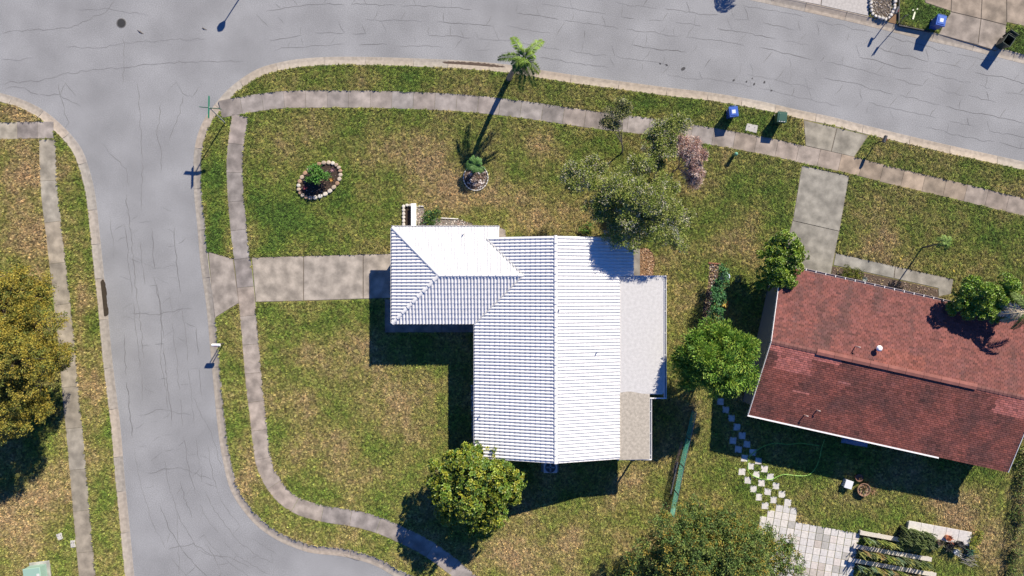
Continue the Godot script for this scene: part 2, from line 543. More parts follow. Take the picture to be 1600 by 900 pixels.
func _ready() -> void:
	rng.seed = 20240611
	mask.resize(MW * MH)
	# ----- camera, sky, sun, exposure -----
	var cam := Camera3D.new()
	cam.name = "camera"
	cam.position = Vector3(0, HGT, 0)
	cam.rotation_degrees = Vector3(-90, 0, 0)
	cam.fov = rad_to_deg(2.0 * atan(450.0 / (HGT * UPM)))
	cam.near = 0.5
	cam.far = 600.0
	cam.current = true
	add_child(cam)
	var env := Environment.new()
	env.background_mode = Environment.BG_SKY
	var sm := ProceduralSkyMaterial.new()
	sm.sky_top_color = Color(0.022, 0.075, 0.26).linear_to_srgb()
	sm.sky_horizon_color = Color(0.10, 0.17, 0.36).linear_to_srgb()
	sm.sky_curve = 0.12
	sm.ground_bottom_color = Color(0.10, 0.10, 0.07).linear_to_srgb()
	sm.ground_horizon_color = Color(0.16, 0.18, 0.2).linear_to_srgb()
	sm.sun_angle_max = 8.0
	var sky := Sky.new()
	sky.sky_material = sm
	env.sky = sky
	env.tonemap_mode = Environment.TONE_MAPPER_LINEAR
	env.tonemap_exposure = 1.62
	env.sdfgi_enabled = true
	env.ssao_enabled = true
	env.ssil_enabled = true
	var we := WorldEnvironment.new()
	we.name = "daylight"
	we.environment = env
	add_child(we)
	var sun := DirectionalLight3D.new()
	sun.name = "sun"
	sun.light_color = Color(1.0, 0.955, 0.88)
	sun.light_energy = 1.6
	sun.light_angular_distance = 0.55
	sun.shadow_enabled = true
	add_child(sun)
	sun.look_at_from_position(Vector3(20, 26, -31), Vector3(20, 26, -31) + Vector3(-0.784, -1.0, 1.21), Vector3.UP)

	# ----- materials -----
	var grain := noise_tex(512, 0.11, 3, 0.84, 1.0, 1)
	var blot := noise_tex(512, 0.014, 5, 0.86, 1.0, 2)
	var speck := noise_tex(512, 0.24, 2, 0.72, 1.0, 5)
	var streak := noise_tex(512, 0.03, 4, 0.8, 1.0, 6)
	var white_blot := noise_tex(512, 0.02, 4, 0.9, 1.0, 7)
	M.road = mat(Color.WHITE, 0.92, speck, 1.0 / 9.0, blot, 1.0 / 31.0)
	M.plain = mat(Color.WHITE, 0.8)
	M.kerb = mat(Color.WHITE, 0.9, streak, 0.16, grain, 0.35)
	M.conc = mat(Color.WHITE, 0.9, noise_tex(1024, 0.008, 7, 0.7, 1.05, 31), 0.11, grain, 0.3)
	M.paver = mat(Color.WHITE, 0.88, blot, 0.6)
	M.soil = mat(Color(0.07, 0.045, 0.032), 0.95, speck, 0.35, blot, 0.3, speck, 2.0)
	M.gravel = mat(Color(0.5, 0.45, 0.4), 0.95, noise_tex(512, 0.3, 2, 0.25, 1.0, 11), 0.3, null, 0.1, speck, 2.0)
	M.mulch = mat(Color(0.26, 0.18, 0.13), 0.95, noise_tex(512, 0.25, 3, 0.2, 1.0, 12), 0.3, null, 0.1, speck, 2.0)
	M.sand = mat(Color(0.42, 0.25, 0.13), 0.95, noise_tex(512, 0.16, 3, 0.4, 1.0, 13), 0.4)
	M.tile = mat(Color.WHITE, 0.55, white_blot, 0.3)
	M.coat = mat(Color.WHITE, 0.7, white_blot, 0.35, noise_tex(512, 0.24, 2, 0.55, 1.0, 14, FastNoiseLite.TYPE_SIMPLEX_SMOOTH, 0.18), 0.22)
	M.bareroof = mat(Color.WHITE, 0.9, streak, 0.25, noise_tex(512, 0.16, 3, 0.5, 1.0, 15, FastNoiseLite.TYPE_SIMPLEX_SMOOTH, 0.25), 0.3)
	M.shingle = mat(Color.WHITE, 0.9, grain, 0.5, streak, 0.09)
	M.leaf = mat(Color.WHITE, 0.68)
	M.leaf.backlight_enabled = true
	M.leaf.backlight = Color(0.25, 0.3, 0.05)
	M.grass = mat(Color.WHITE, 0.8)
	M.glossleaf = mat(Color.WHITE, 0.45)
	M.bark = mat(Color.WHITE, 0.95, grain, 0.8)
	M.paint = mat(Color.WHITE, 0.45)
	M.plastic = mat(Color.WHITE, 0.4)
	M.metal = mat(Color.WHITE, 0.4, null, 0.3, null, 0.05, null, 0.0, 0.85)
	M.wood = mat(Color.WHITE, 0.85, streak, 0.6)
	M.glass = mat(Color(0.03, 0.04, 0.05), 0.08)

	build_ground()
	build_white_house()
	build_red_house()
	build_garden()
	build_trees()
	build_street_things()
	build_backyard()
	build_grass()

# ---------- ground, road, kerbs, pavements, drives ----------
var kerb_house: PackedVector2Array
var kerb_west: PackedVector2Array
var kerb_north: PackedVector2Array
var lawns := []
func build_ground() -> void:
	var g := MB.new()
	g.quadn(Vector3(-260, -0.3, -260), Vector3(260, -0.3, -260), Vector3(260, -0.3, 260), Vector3(-260, -0.3, 260), Vector3.UP, Color(0.07, 0.1, 0.02))
	setting("ground", "wide grassy ground reaching away on all sides", g, M.plain)
	# road sheet under both streets
	var r := MB.new()
	r.quadn(Vector3(-90, -0.09, -45), Vector3(90, -0.09, -45), Vector3(90, -0.09, 45), Vector3(-90, -0.09, 45), Vector3.UP, Color(0.428, 0.438, 0.45))
	var road := setting("road", "pale grey worn asphalt street and side street with fine cracks", r, M.road)
	kerb_house = smooth(plan([800, 960, 720, 940, 660, 920, 613, 900, 593, 888, 567, 878, 533, 870, 487, 865, 463, 858, 433, 845, 400, 822, 373, 790, 358, 763, 350, 733, 342, 690, 335, 625, 328, 550, 322, 483, 313, 417, 307, 350, 302, 300, 301, 265, 302, 240, 307, 213, 317, 188, 337, 160, 360, 135, 400, 108, 440, 96, 483, 90, 540, 88, 633, 90, 720, 94, 800, 101, 840, 108, 900, 117, 967, 126, 1050, 137, 1110, 144, 1186, 157, 1247, 171, 1300, 182, 1343, 193, 1473, 224, 1600, 252, 1720, 279, 1900, 322]), 0.5)
	kerb_west = smooth(plan([-260, 115, -120, 124, -50, 133, 0, 145, 33, 155, 67, 172, 100, 200, 125, 230, 137, 260, 147, 300, 153, 350, 160, 417, 167, 483, 173, 550, 180, 610, 187, 667, 194, 750, 200, 810, 208, 893, 214, 950, 224, 1050]), 0.5)
	kerb_north = smooth(plan([500, -95, 800, -70, 1000, -38, 1100, -16, 1170, -1, 1283, 23, 1340, 36, 1455, 64, 1500, 74, 1600, 99, 1720, 129, 1900, 172]), 0.5)
	make_kerb("long pale concrete kerb curving round the white house corner lot", kerb_house, 1.0, Color(0.53, 0.465, 0.385))
	make_kerb("concrete kerb along the west side of the side street", kerb_west, 1.0, Color(0.48, 0.43, 0.37))
	make_kerb("concrete kerb along the far side of the main street", kerb_north, -1.0, Color(0.53, 0.465, 0.385))
	# cracks
	var ck := MB.new()
	crack_grid(ck, kerb_house, [-0.9, -1.7, -2.7, -3.8, -4.7, -5.6, -6.6], 1.0, 0.5, near(kerb_house, 430, 98), near(kerb_house, 1640, 262), 0.8)
	crack_grid(ck, kerb_house, [-0.9, -1.7, -2.5, -3.3, -4.2, -5.2, -6.2], 1.0, 0.5, near(kerb_house, 440, 850), near(kerb_house, 302, 290), 0.8)
	for q in [[0, 130, 60, 125, 100, 115, 160, 107, 190, 105, 250, 98, 300, 96, 380, 95], [100, 72, 130, 74, 165, 72, 200, 66, 260, 62, 320, 60], [90, 130, 92, 148, 110, 158, 125, 166], [60, 148, 92, 148, 100, 130, 108, 138, 118, 150], [92, 148, 96, 160, 105, 190, 100, 200], [5, 138, 30, 135, 60, 148], [0, 50, 60, 46, 110, 42, 170, 15, 178, 0],
		[250, 160, 245, 210, 252, 245, 250, 270], [285, 150, 280, 175, 268, 205, 264, 218], [262, 140, 275, 128, 285, 145, 300, 150, 310, 135], [192, 55, 193, 110, 190, 130], [120, 15, 170, 12, 230, 24], [160, 225, 175, 245, 195, 262, 200, 290], [215, 130, 218, 190, 222, 260, 220, 330], [0, 92, 25, 95, 50, 90],
		[195, 300, 205, 380, 212, 460, 220, 520, 224, 560], [240, 430, 250, 480, 250, 560, 262, 640], [208, 400, 240, 420, 276, 414], [205, 490, 240, 492, 270, 486, 300, 482], [320, 850, 340, 882, 345, 900], [310, 860, 330, 870, 360, 872, 390, 888], [275, 795, 277, 840, 280, 900], [230, 740, 275, 730, 330, 750], [215, 650, 250, 640, 300, 650], [300, 620, 330, 680, 345, 730], [260, 860, 300, 850, 330, 868]]:
		crack(ck, plan(q), rng.randf_range(0.022, 0.042), Color(0.15, 0.15, 0.15), 0.08)
	part("crack_lines", ck, M.plain, road, Vector3.ZERO, "stuff")
	# small dark tar spots and tyre smudges
	var ts := MB.new()
	for q in [[1068, 107, 5], [1042, 101, 3], [1032, 99, 2.5], [1147, 125, 3], [1167, 127, 2.5], [1179, 131, 3], [1195, 128, 3], [1206, 141, 2.5], [1176, 122, 2]]:
		var c := Q(q[0], q[1])
		var po := ellipse(c, q[2] / UPM * 0.5, q[2] / UPM * 0.8, rng.randf() * 3.0, 7)
		ts.prism(po, -0.088, -0.084, Color(0.045, 0.045, 0.048), false)
	part("tar_spot", ts, M.plain, road, Vector3.ZERO, "stuff")
	# mud and leaf dirt lying in the gutters
	for q in [["dark wet mud lying in the gutter of the side street", [159, 436, 163, 440, 167, 478, 168, 492, 163, 494, 158, 486, 154, 445], Color(0.075, 0.055, 0.032)], ["brown dirt smear along the gutter near the tall palm", [690, 96, 720, 96, 762, 99, 790, 104, 760, 104, 700, 100], Color(0.17, 0.12, 0.09)], ["brown dirt smear in the gutter at the bottom bend", [533, 864, 560, 871, 562, 876, 545, 872], Color(0.14, 0.11, 0.09)]]:
		var mb := MB.new()
		var po: PackedVector2Array = smooth(plan(q[1] + q[1].slice(0, 2)), 0.12)
		po.remove_at(po.size() - 1)
		for i in po.size(): po[i] += Vector2(rng.randf_range(-0.04, 0.04), rng.randf_range(-0.04, 0.04))
		mb.prism(po, -0.1, -0.066, q[2])
		setting("mud", q[0], mb, M.bareroof)
	# lawns
	var lt := lawn_map()
	var lm := StandardMaterial3D.new()
	lm.albedo_texture = lt
	lm.texture_repeat = false
	lm.roughness = 0.95
	M.lawn = lm
	var a := shifted(kerb_house, 0.63)
	a.append_array([Vector2(70, 10), Vector2(70, 40), Vector2(0, 40)])
	var b := shifted(kerb_west, 0.63)
	b.append_array([Vector2(-27, 40), Vector2(-70, 40), Vector2(-70, -16)])
	var c2 := shifted(kerb_north, -0.63)
	c2.append_array([Vector2(70, -16), Vector2(70, -45), Vector2(-14, -45)])
	lawns = [a, b, c2]
	var names := ["mown lawn of the white house and red roofed house with dry patches", "dry brown and green lawn west of the side street", "bright green lawn across the main street"]
	for i in 3:
		var mb := MB.new()
		mb.prism(lawns[i], 0, 0, Color.WHITE, false)
		lawn_uv(mb)
		setting("lawn", names[i], mb, lm)
	mask.fill(1)
	for l in lawns: mask_poly(l, 0)
	# pavements
	var grey := Color(0.43, 0.38, 0.345)
	var pink := Color(0.47, 0.4, 0.34)
	var tan_ := Color(0.46, 0.365, 0.27)
	var walk_n := smooth(plan([344, 171, 370, 166, 400, 161, 440, 156, 483, 155, 560, 155, 640, 157, 720, 161, 800, 169, 870, 179, 933, 188, 1000, 196, 1100, 211, 1200, 229, 1257, 242, 1333, 259, 1400, 276, 1473, 293, 1600, 324, 1720, 353, 1860, 388]), 0.52)
	make_walk("concrete sidewalk along the main street past the white house", walk_n, 1.26, [grey, grey, grey * 0.96, grey, pink, tan_, pink, pink])
	var walk_w := smooth(plan([375.5, 180.5, 370, 217, 367, 250, 368, 300, 374, 367, 381, 425, 386, 473, 392, 540, 397, 600, 403, 650, 408, 695, 413, 725, 424, 750, 443, 775, 471, 793, 513, 804, 553, 810, 593, 821, 630, 837, 662, 853, 696, 876, 725, 900, 760, 935, 800, 985]), 0.52)
	make_walk("concrete sidewalk along the side street curving past the round glossy tree", walk_w, 1.2, [grey, grey, pink, pink, pink, grey, grey, grey], "sidewalk", 4)
	var cream := Color(0.47, 0.42, 0.335)
	var walk_b := smooth(plan([74, 217.5, 77, 297, 86, 375, 95, 455, 105, 545, 110, 610, 117, 680, 124, 760, 130, 830, 137, 905, 143, 960, 150, 1040]), 0.5)
	make_walk("cream concrete sidewalk under the big yellow-green tree", walk_b, 1.22, [cream, cream, cream, cream * 0.95, cream * 0.9, cream * 0.92, cream * 0.95], "sidewalk", 6)
	make_walk("short concrete sidewalk ending at the west kerb corner", smooth(plan([-200, 206, -60, 205, 0, 204.5, 45, 203.5, 84, 203]), 0.5), 1.22, [cream, cream, cream, grey])
	# drives
	make_slabs("driveway", "pale concrete driveway leading to the white house garage", [[394, 403, 474, 400.5, 474, 469.5, 400, 471.5], [475, 400.5, 567, 398, 567, 466.5, 475, 469.5], [568, 398, 640, 396, 640, 464.5, 568, 466.5]], Color(0.5, 0.44, 0.37))
	make_slabs("driveway_apron", "flared concrete apron between side street kerb and sidewalk", [[326, 394, 364, 405, 373, 473, 336, 496]], Color(0.5, 0.44, 0.38))
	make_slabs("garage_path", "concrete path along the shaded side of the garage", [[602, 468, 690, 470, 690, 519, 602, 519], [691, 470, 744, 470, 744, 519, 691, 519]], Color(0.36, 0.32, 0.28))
	make_slabs("driveway", "grey stained concrete driveway of the red roofed house", [[1253, 259, 1326, 275.5, 1311, 361, 1239, 344.5], [1238.5, 345, 1310.5, 361.5, 1296, 436, 1220, 420]], Color(0.41, 0.39, 0.335))
	make_slabs("driveway_apron", "concrete apron joining the red house driveway to main street", [[1256, 188.5, 1307, 200, 1298, 236.5, 1259, 227.5], [1308, 200.3, 1356, 212, 1334, 245, 1299, 236.8]], Color(0.43, 0.395, 0.32))
	make_slabs("front_path", "concrete path below the red house front lawn", [[1306, 396, 1398, 416.5, 1396, 434.5, 1302.5, 414], [1399, 416.7, 1489, 436.5, 1485, 459, 1467, 463, 1466, 450, 1397, 434.7]], Color(0.40, 0.38, 0.335))
	make_slabs("driveway", "concrete driveway between the two bins across the main street", [[1485, 19, 1532, 30, 1527, 70, 1467, 53.5], [1533, 30, 1571, 40, 1571, 63, 1556, 79, 1528, 70.5]], Color(0.43, 0.37, 0.31))
	make_slabs("driveway", "tan concrete slabs beyond the far sidewalk", [[1490, -60, 1536, -50, 1532, 29, 1486, 18], [1537, -50, 1572, -40, 1572, 39, 1533, 29], [1573, -40, 1690, -10, 1690, 60, 1573, 34.5], [1430, -80, 1489, -62, 1485, 17, 1446, 4]], Color(0.44, 0.36, 0.28))
	make_slabs("driveway", "pale grey paver apron at the top edge", [[1220, -90, 1290, -70, 1282, 8, 1215, -5], [1291, -70, 1357, -55, 1357, 25, 1283, 8.5]], Color(0.5, 0.48, 0.46), 0.026, M.paver)
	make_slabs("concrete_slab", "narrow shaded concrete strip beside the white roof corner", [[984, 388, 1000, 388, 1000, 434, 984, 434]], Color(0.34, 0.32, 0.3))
	make_slabs("step_slab", "small concrete step in the corner by the garage roof", [[772, 352, 789, 359, 791, 372, 772, 374]], Color(0.4, 0.36, 0.32))
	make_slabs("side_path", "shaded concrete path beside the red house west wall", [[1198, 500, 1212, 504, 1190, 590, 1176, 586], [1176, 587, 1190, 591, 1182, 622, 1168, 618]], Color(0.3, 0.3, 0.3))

# ---------- white house ----------
func pw(pts: Array, s: float) -> float:
	if s <= pts[0][0]: return pts[0][1]
	for i in pts.size() - 1:
		if s <= pts[i + 1][0]:
			var f: float = (s - pts[i][0]) / maxf(pts[i + 1][0] - pts[i][0], 1e-6)
			return lerpf(pts[i][1], pts[i + 1][1], f)
	return pts[pts.size() - 1][1]
# barrel tiles on one slope; o eave corner, sd along the eave, td up the slope (level), rise per metre
func tile_slope(mb: MB, o: Vector3, sd: Vector3, td: Vector3, rise: float, L: float, lo: Array, hi: Array, top: float) -> void:
	var pitch := 0.2232
	var course := 0.342
	var sl := sqrt(1.0 + rise * rise)
	var up := (Vector3.UP - td * rise).normalized()
	var cols := int(round(L / pitch))
	var pw_ := L / cols
	var prof := [[0.0, 0.0], [0.13, 0.038], [0.30, 0.056], [0.47, 0.060], [0.62, 0.044], [0.73, 0.006], [0.86, -0.002], [1.0, 0.0]]
	var np := prof.size()
	var rows := int(ceil(top / course))
	for ci in cols:
		var ss := PackedFloat32Array()
		var ls := PackedFloat32Array()
		var hs := PackedFloat32Array()
		for q in prof:
			var s: float = (ci + q[0]) * pw_
			ss.append(s)
			ls.append(pw(lo, s))
			hs.append(pw(hi, s))
		var wob := rng.randf_range(-0.006, 0.006)
		for r in rows:
			var t0 := r * course + wob - (0.05 if r == 0 else 0.0)
			var t1 := (r + 1) * course + 0.03 + wob
			var any := false
			for k in np:
				if minf(t1, hs[k]) > maxf(t0, ls[k] - 0.05) + 0.01: any = true
			if not any: continue
			var tone := 0.80 * (1.0 + rng.randf_range(-0.035, 0.02))
			var col := Color(tone, tone * 0.995, tone * 0.985)
			var tilt := rng.randf_range(-0.003, 0.003)
			var base := mb.v.size()
			for k in np:
				var a := clampf(t0, minf(ls[k], hs[k]) - (0.05 if ls[k] <= 0.0 else 0.0), maxf(hs[k], ls[k]))
				var b := clampf(t1, minf(ls[k], hs[k]), maxf(hs[k], ls[k]))
				var h: float = prof[k][1]
				var dk: float = prof[mini(k + 1, np - 1)][1] - prof[maxi(k - 1, 0)][1]
				var ds: float = (prof[mini(k + 1, np - 1)][0] - prof[maxi(k - 1, 0)][0]) * pw_
				var nn := (up - sd * (dk / ds)).normalized()
				var la := 0.030 + tilt
				for e in [[a, h + la], [b, h * 0.93 + 0.002]]:
					mb.v.append(o + sd * ss[k] + td * e[0] + Vector3.UP * (rise * e[0]) + up * e[1])
					mb.n.append(nn)
					mb.c.append(col)
				# front lip
				mb.v.append(o + sd * ss[k] + td * a + Vector3.UP * (rise * a) + up * (h + la))
				mb.v.append(o + sd * ss[k] + td * a + Vector3.UP * (rise * a) + up * (h * 0.6 - 0.004))
				for e in 2:
					mb.n.append(-td)
					mb.c.append(col)
			var flip := sd.cross(td).y > 0.0
			for k in np - 1:
				var q := base + k * 4
				if flip: # sd x td points up: s then t is anticlockwise from above
					for w in [q, q + 5, q + 4, q, q + 1, q + 5]: mb.ix.append(w)
					for w in [q + 2, q + 6, q + 7, q + 2, q + 7, q + 3]: mb.ix.append(w)
				else:
					for w in [q, q + 4, q + 5, q, q + 5, q + 1]: mb.ix.append(w)
					for w in [q + 2, q + 7, q + 6, q + 2, q + 3, q + 7]: mb.ix.append(w)
func cap_mesh(l: float) -> ArrayMesh:
	# one curved ridge tile, length along z, wider at its lower end
	var mb := MB.new()
	var seg := 8
	for i in seg:
		var pts := []
		for e in [[0.0, 0.135, 0.03], [l, 0.115, 0.0]]:
			for j in [i, i + 1]:
				var a: float = PI * (0.06 + 0.88 * j / seg)
				pts.append(Vector3(cos(a) * e[1], sin(a) * e[1] * 0.78 + e[2] - 0.01, e[0]))
		mb.quad(pts[0], pts[1], pts[3], pts[2], Vector3(0, -0.2, l * 0.5), Color(0.8, 0.8, 0.79))
		mb.face(pts[0], pts[1], Vector3(0, 0, 0), Vector3(0, 0, -1), Color(0.78, 0.78, 0.77))
	return mb.mesh()
func caps(parent: Node3D, a: Vector3, b: Vector3, lift: float) -> void:
	var d := b - a
	var m := int(round(d.length() / 0.5))
	var me := cap_mesh(d.length() / m + 0.04)
	var z := d.normalized()
	var x := Vector3.UP.cross(z).normalized()
	for i in m:
		var o := partm("ridge_cap", me, M.tile, parent)
		o.transform = Transform3D(Basis(x, z.cross(x), z).rotated(z, rng.randf_range(-0.03, 0.03)), a + d * (float(i) / m) + Vector3.UP * lift)
func build_white_house() -> void:
	var at := Vector3(0, 0, 3.5)
	var t := thing("house", "white house with white barrel tile roof and attached garage wing", "house", at)
	var w := Color(0.74, 0.73, 0.70)
	# walls: main block, garage, porch
	var mw := MB.new()
	var e := 2.5
	for q in [[-1.9, -2.95, 7.7, 11.1], [-7.6, -3.55, -1.9, 1.85]]:
		mw.hexa([Vector3(q[0], 0, q[1]), Vector3(q[2], 0, q[1]), Vector3(q[2], 0, q[3]), Vector3(q[0], 0, q[3]), Vector3(q[0], e, q[1]), Vector3(q[2], e, q[1]), Vector3(q[2], e, q[3]), Vector3(q[0], e, q[3])], w)
		mask_poly(PackedVector2Array([Vector2(q[0], q[1]), Vector2(q[2], q[1]), Vector2(q[2], q[3]), Vector2(q[0], q[3])]))
	# gable ends
	for z in [-2.95, 11.1]:
		mw.face(Vector3(-1.9, e, z), Vector3(7.7, e, z), Vector3(2.89, 3.98, z), Vector3(0, 0, signf(z)), w)
	part("wall", mw, M.plain, t, at)
	var pc := MB.new()
	pc.hexa([Vector3(7.7, 0, -0.5), Vector3(10.35, 0, -0.5), Vector3(10.35, 0, 7.3), Vector3(7.7, 0, 7.3), Vector3(7.7, 2.55, -0.5), Vector3(10.35, 2.55, -0.5), Vector3(10.35, 2.55, 7.3), Vector3(7.7, 2.55, 7.3)], w)
	part("porch_wall", pc, M.plain, t, at)
	mask_poly(PackedVector2Array([Vector2(7.7, -0.5), Vector2(10.35, -0.5), Vector2(10.35, 7.3), Vector2(7.7, 7.3)]))
	# garage door of sectional panels on the drive side
	for k in 4:
		var gd := MB.new()
		gd.bx(Vector3(-7.62, 0.3 + k * 0.53, -0.75), Vector3(0.05, 0.51, 2.6), Color(0.7, 0.69, 0.66))
		part("garage_door_panel", gd, M.paint, t, at)
	for q in [[-1.92, 3.6], [-1.92, 6.4], [-1.92, 9.2]]:
		var wf := MB.new()
		wf.bx(Vector3(q[0] + 0.02, 1.45, q[1]), Vector3(0.06, 1.2, 1.3), Color(0.8, 0.8, 0.8))
		var win := part("window", wf, M.paint, t, at)
		var gl := MB.new()
		gl.bx(Vector3(q[0] - 0.02, 1.45, q[1]), Vector3(0.03, 1.06, 1.16), Color.WHITE)
		part("pane", gl, M.glass, win, at)
	for x in [0.3, 5.2]:
		var wf := MB.new()
		wf.bx(Vector3(x, 1.45, 11.11), Vector3(1.2, 1.1, 0.06), Color(0.8, 0.8, 0.8))
		var win := part("window", wf, M.paint, t, at)
		var gl := MB.new()
		gl.bx(Vector3(x, 1.45, 11.14), Vector3(1.06, 0.96, 0.03), Color.WHITE)
		part("pane", gl, M.glass, win, at)
	# roof
	var rise := 0.278
	var E := 2.6
	var roof := Node3D.new()
	roof.name = "roof"
	t.add_child(roof)
	var deck := MB.new()
	var dk := Color(0.6, 0.6, 0.6)
	var RI := E + 5.39 * rise
	var GI := E + 3.265 * rise
	var dn := Vector3(0, -0.012, 0)
	deck.quad(Vector3(-2.5, E, -3.42) + dn, Vector3(2.89, RI, -3.42) + dn, Vector3(2.89, RI, 11.62) + dn, Vector3(-2.5, E, 11.62) + dn, Vector3(0, 0, 4), dk)
	deck.quad(Vector3(8.28, E, -3.42) + dn, Vector3(2.89, RI, -3.42) + dn, Vector3(2.89, RI, 11.62) + dn, Vector3(8.28, E, 11.62) + dn, Vector3(6, 0, 4), dk)
	deck.quad(Vector3(-8.18, E, -4.12) + dn, Vector3(-4.915, GI, -0.855) + dn, Vector3(0.765, GI, -0.855) + dn, Vector3(-0.88, E + 0.45, -2.5) + dn, Vector3(-3, 0, -2), dk)
	deck.quad(Vector3(-8.18, E, -4.12) + dn, Vector3(-0.88, E + 0.45, -2.5) + dn, Vector3(-0.88, E, -4.12) + dn, Vector3(-4.0, E, -4.12) + dn, Vector3(-3, 0, -2), dk)
	deck.quad(Vector3(-8.18, E, 2.41) + dn, Vector3(-4.915, GI, -0.855) + dn, Vector3(0.765, GI, -0.855) + dn, Vector3(-2.5, E, 2.41) + dn, Vector3(-3, 0, 1), dk)
	deck.face(Vector3(-8.18, E, -4.12) + dn, Vector3(-8.18, E, 2.41) + dn, Vector3(-4.915, GI, -0.855) + dn, Vector3(-0.3, 1, 0).normalized(), dk)
	part("roof_deck", deck, M.plain, roof, at)
	var X := Vector3.RIGHT
	var Z := Vector3.BACK
	var hip := [[0.0, 0.0], [3.265, 3.265], [20.0, 3.265]]
	for q in [
		[Vector3(-2.5, E, -3.42), Z, X, 15.04, [[0.0, 0.7], [2.565, 3.265], [5.83, 0.0], [15.04, 0.0]], [[0.0, 5.39], [15.04, 5.39]], 5.39],
		[Vector3(8.28, E, -3.42), Z, -X, 15.04, [[0.0, 0.0], [2.63, 0.0], [2.631, 0.95], [15.04, 0.95]], [[0.0, 5.39], [15.04, 5.39]], 5.39],
		[Vector3(-8.18, E, -4.12), X, Z, 8.945, [[0.0, 0.0], [7.3, 0.0], [7.301, 1.62], [8.945, 3.265]], hip, 3.265],
		[Vector3(-8.18, E, 2.41), X, -Z, 8.945, [[0.0, 0.0], [5.68, 0.0], [8.945, 3.265]], hip, 3.265],
		[Vector3(-8.18, E, -4.12), Z, X, 6.53, [[0.0, 0.0], [6.53, 0.0]], [[0.0, 0.0], [3.265, 3.265], [6.53, 0.0]], 3.265]]:
		var mb := MB.new()
		tile_slope(mb, q[0], q[1], q[2], rise, q[3], q[4], q[5], q[6])
		part("tile_field", mb, M.tile, roof, at, "stuff")
	caps(roof, Vector3(2.89, RI, 11.66) - at, Vector3(2.89, RI, -3.46) - at, 0.0)
	caps(roof, Vector3(-8.2, E, -4.14) - at, Vector3(-4.915, GI, -0.855) - at, 0.0)
	caps(roof, Vector3(-8.2, E, 2.43) - at, Vector3(-4.915, GI, -0.855) - at, 0.0)
	caps(roof, Vector3(-4.95, GI, -0.855) - at, Vector3(0.85, GI, -0.855) - at, 0.0)
	# valley strips
	for q in [[Vector3(-1.85, E + 0.18, -3.47), Vector3(0.765, GI, -0.855)], [Vector3(-2.5, E, 2.41), Vector3(0.765, GI, -0.855)]]:
		var mb := MB.new()
		mb.bar(q[0] + Vector3(0, 0.075, 0), q[1] + Vector3(0, 0.075, 0), 0.07, 0.03, Color(0.5, 0.5, 0.49))
		part("valley_flashing", mb, M.paint, roof, at)
	# fascia and gutters
	var fc := Color(0.72, 0.72, 0.72)
	for q in [[-2.52, 2.45, -2.52, 11.62], [-8.2, -4.12, -8.2, 2.43], [-8.2, -4.14, -0.88, -4.14], [-8.2, 2.43, -2.5, 2.43], [8.3, -3.42, 8.3, -0.8]]:
		var mb := MB.new()
		mb.bar(Vector3(q[0], E - 0.1, q[1]), Vector3(q[2], E - 0.1, q[3]), 0.04, 0.2, fc)
		part("fascia", mb, M.paint, roof, at)
	for z in [-3.44, 11.64]:
		for q in [[-2.5, E, 2.89, RI], [8.28, E, 2.89, RI]]:
			var mb := MB.new()
			mb.bar(Vector3(q[0], q[1] - 0.09, z), Vector3(q[2], q[3] - 0.09, z), 0.04, 0.2, fc)
			part("rake_board", mb, M.paint, roof, at)
	for q in [[-8.28, -4.22, -0.86, -4.22], [-2.58, 2.5, -2.58, 11.6], [-8.27, -4.1, -8.27, 2.44]]:
		var mb := MB.new()
		var aa := Vector3(q[0], E - 0.03, q[1])
		var bb := Vector3(q[2], E - 0.03, q[3])
		var sx := (bb - aa).normalized().cross(Vector3.UP)
		mb.bar(aa - Vector3(0, 0.07, 0), bb - Vector3(0, 0.07, 0), 0.1, 0.012, Color(0.55, 0.56, 0.58))
		for s in [-1.0, 1.0]: mb.bar(aa + sx * 0.055 * s - Vector3(0, 0.03, 0), bb + sx * 0.055 * s - Vector3(0, 0.03, 0), 0.012, 0.1, fc)
		part("gutter", mb, M.paint, roof, at)
	# small pipe vents on the tiles
	for q in [[724.5, 365.5, 2.8], [936.5, 546, 3.55], [750, 649, 2.75], [874, 484, 4.05]]:
		var p := P(q[0], q[1], q[2])
		var mb := MB.new()
		mb.tube([p, p + Vector3(0, 0.2, 0)], [0.045, 0.045], 8, Color(0.5, 0.52, 0.54))
		part("vent_pipe", mb, M.paint, roof, at)
	# flat porch roofs: white coated one and the bare one
	var fl := MB.new()
	fl.hexa([Vector3(7.28, 2.75, -0.79), Vector3(10.42, 2.5, -0.79), Vector3(10.42, 2.5, 7.22), Vector3(7.28, 2.75, 7.22), Vector3(7.28, 2.89, -0.79), Vector3(10.42, 2.64, -0.79), Vector3(10.42, 2.64, 7.22), Vector3(7.28, 2.89, 7.22)], Color(0.78, 0.77, 0.765))
	part("coated_flat_roof", fl, M.coat, t, at)
	var pl := smooth(PackedVector2Array([Vector2(7.28, 7.15), Vector2(8.0, 7.06), Vector2(8.8, 7.2), Vector2(9.42, 7.28)]), 0.2)
	pl.append_array([Vector2(9.42, 11.72), Vector2(7.28, 11.72)])
	var br := MB.new()
	br.prism(pl, 0.0, 0.0, Color(0.76, 0.69, 0.58), false)
	for i in br.v.size(): br.v[i].y = 2.893 - (br.v[i].x - 7.28) * 0.08
	part("bare_flat_roof", br, M.bareroof, t, at)
	var bb2 := MB.new()
	bb2.hexa([Vector3(7.28, 2.75, 7.23), Vector3(9.42, 2.58, 7.23), Vector3(9.42, 2.58, 11.7), Vector3(7.28, 2.75, 11.7), Vector3(7.28, 2.88, 7.23), Vector3(9.42, 2.71, 7.23), Vector3(9.42, 2.71, 11.7), Vector3(7.28, 2.88, 11.7)], Color(0.6, 0.58, 0.55))
	part("porch_roof_slab", bb2, M.plain, t, at)
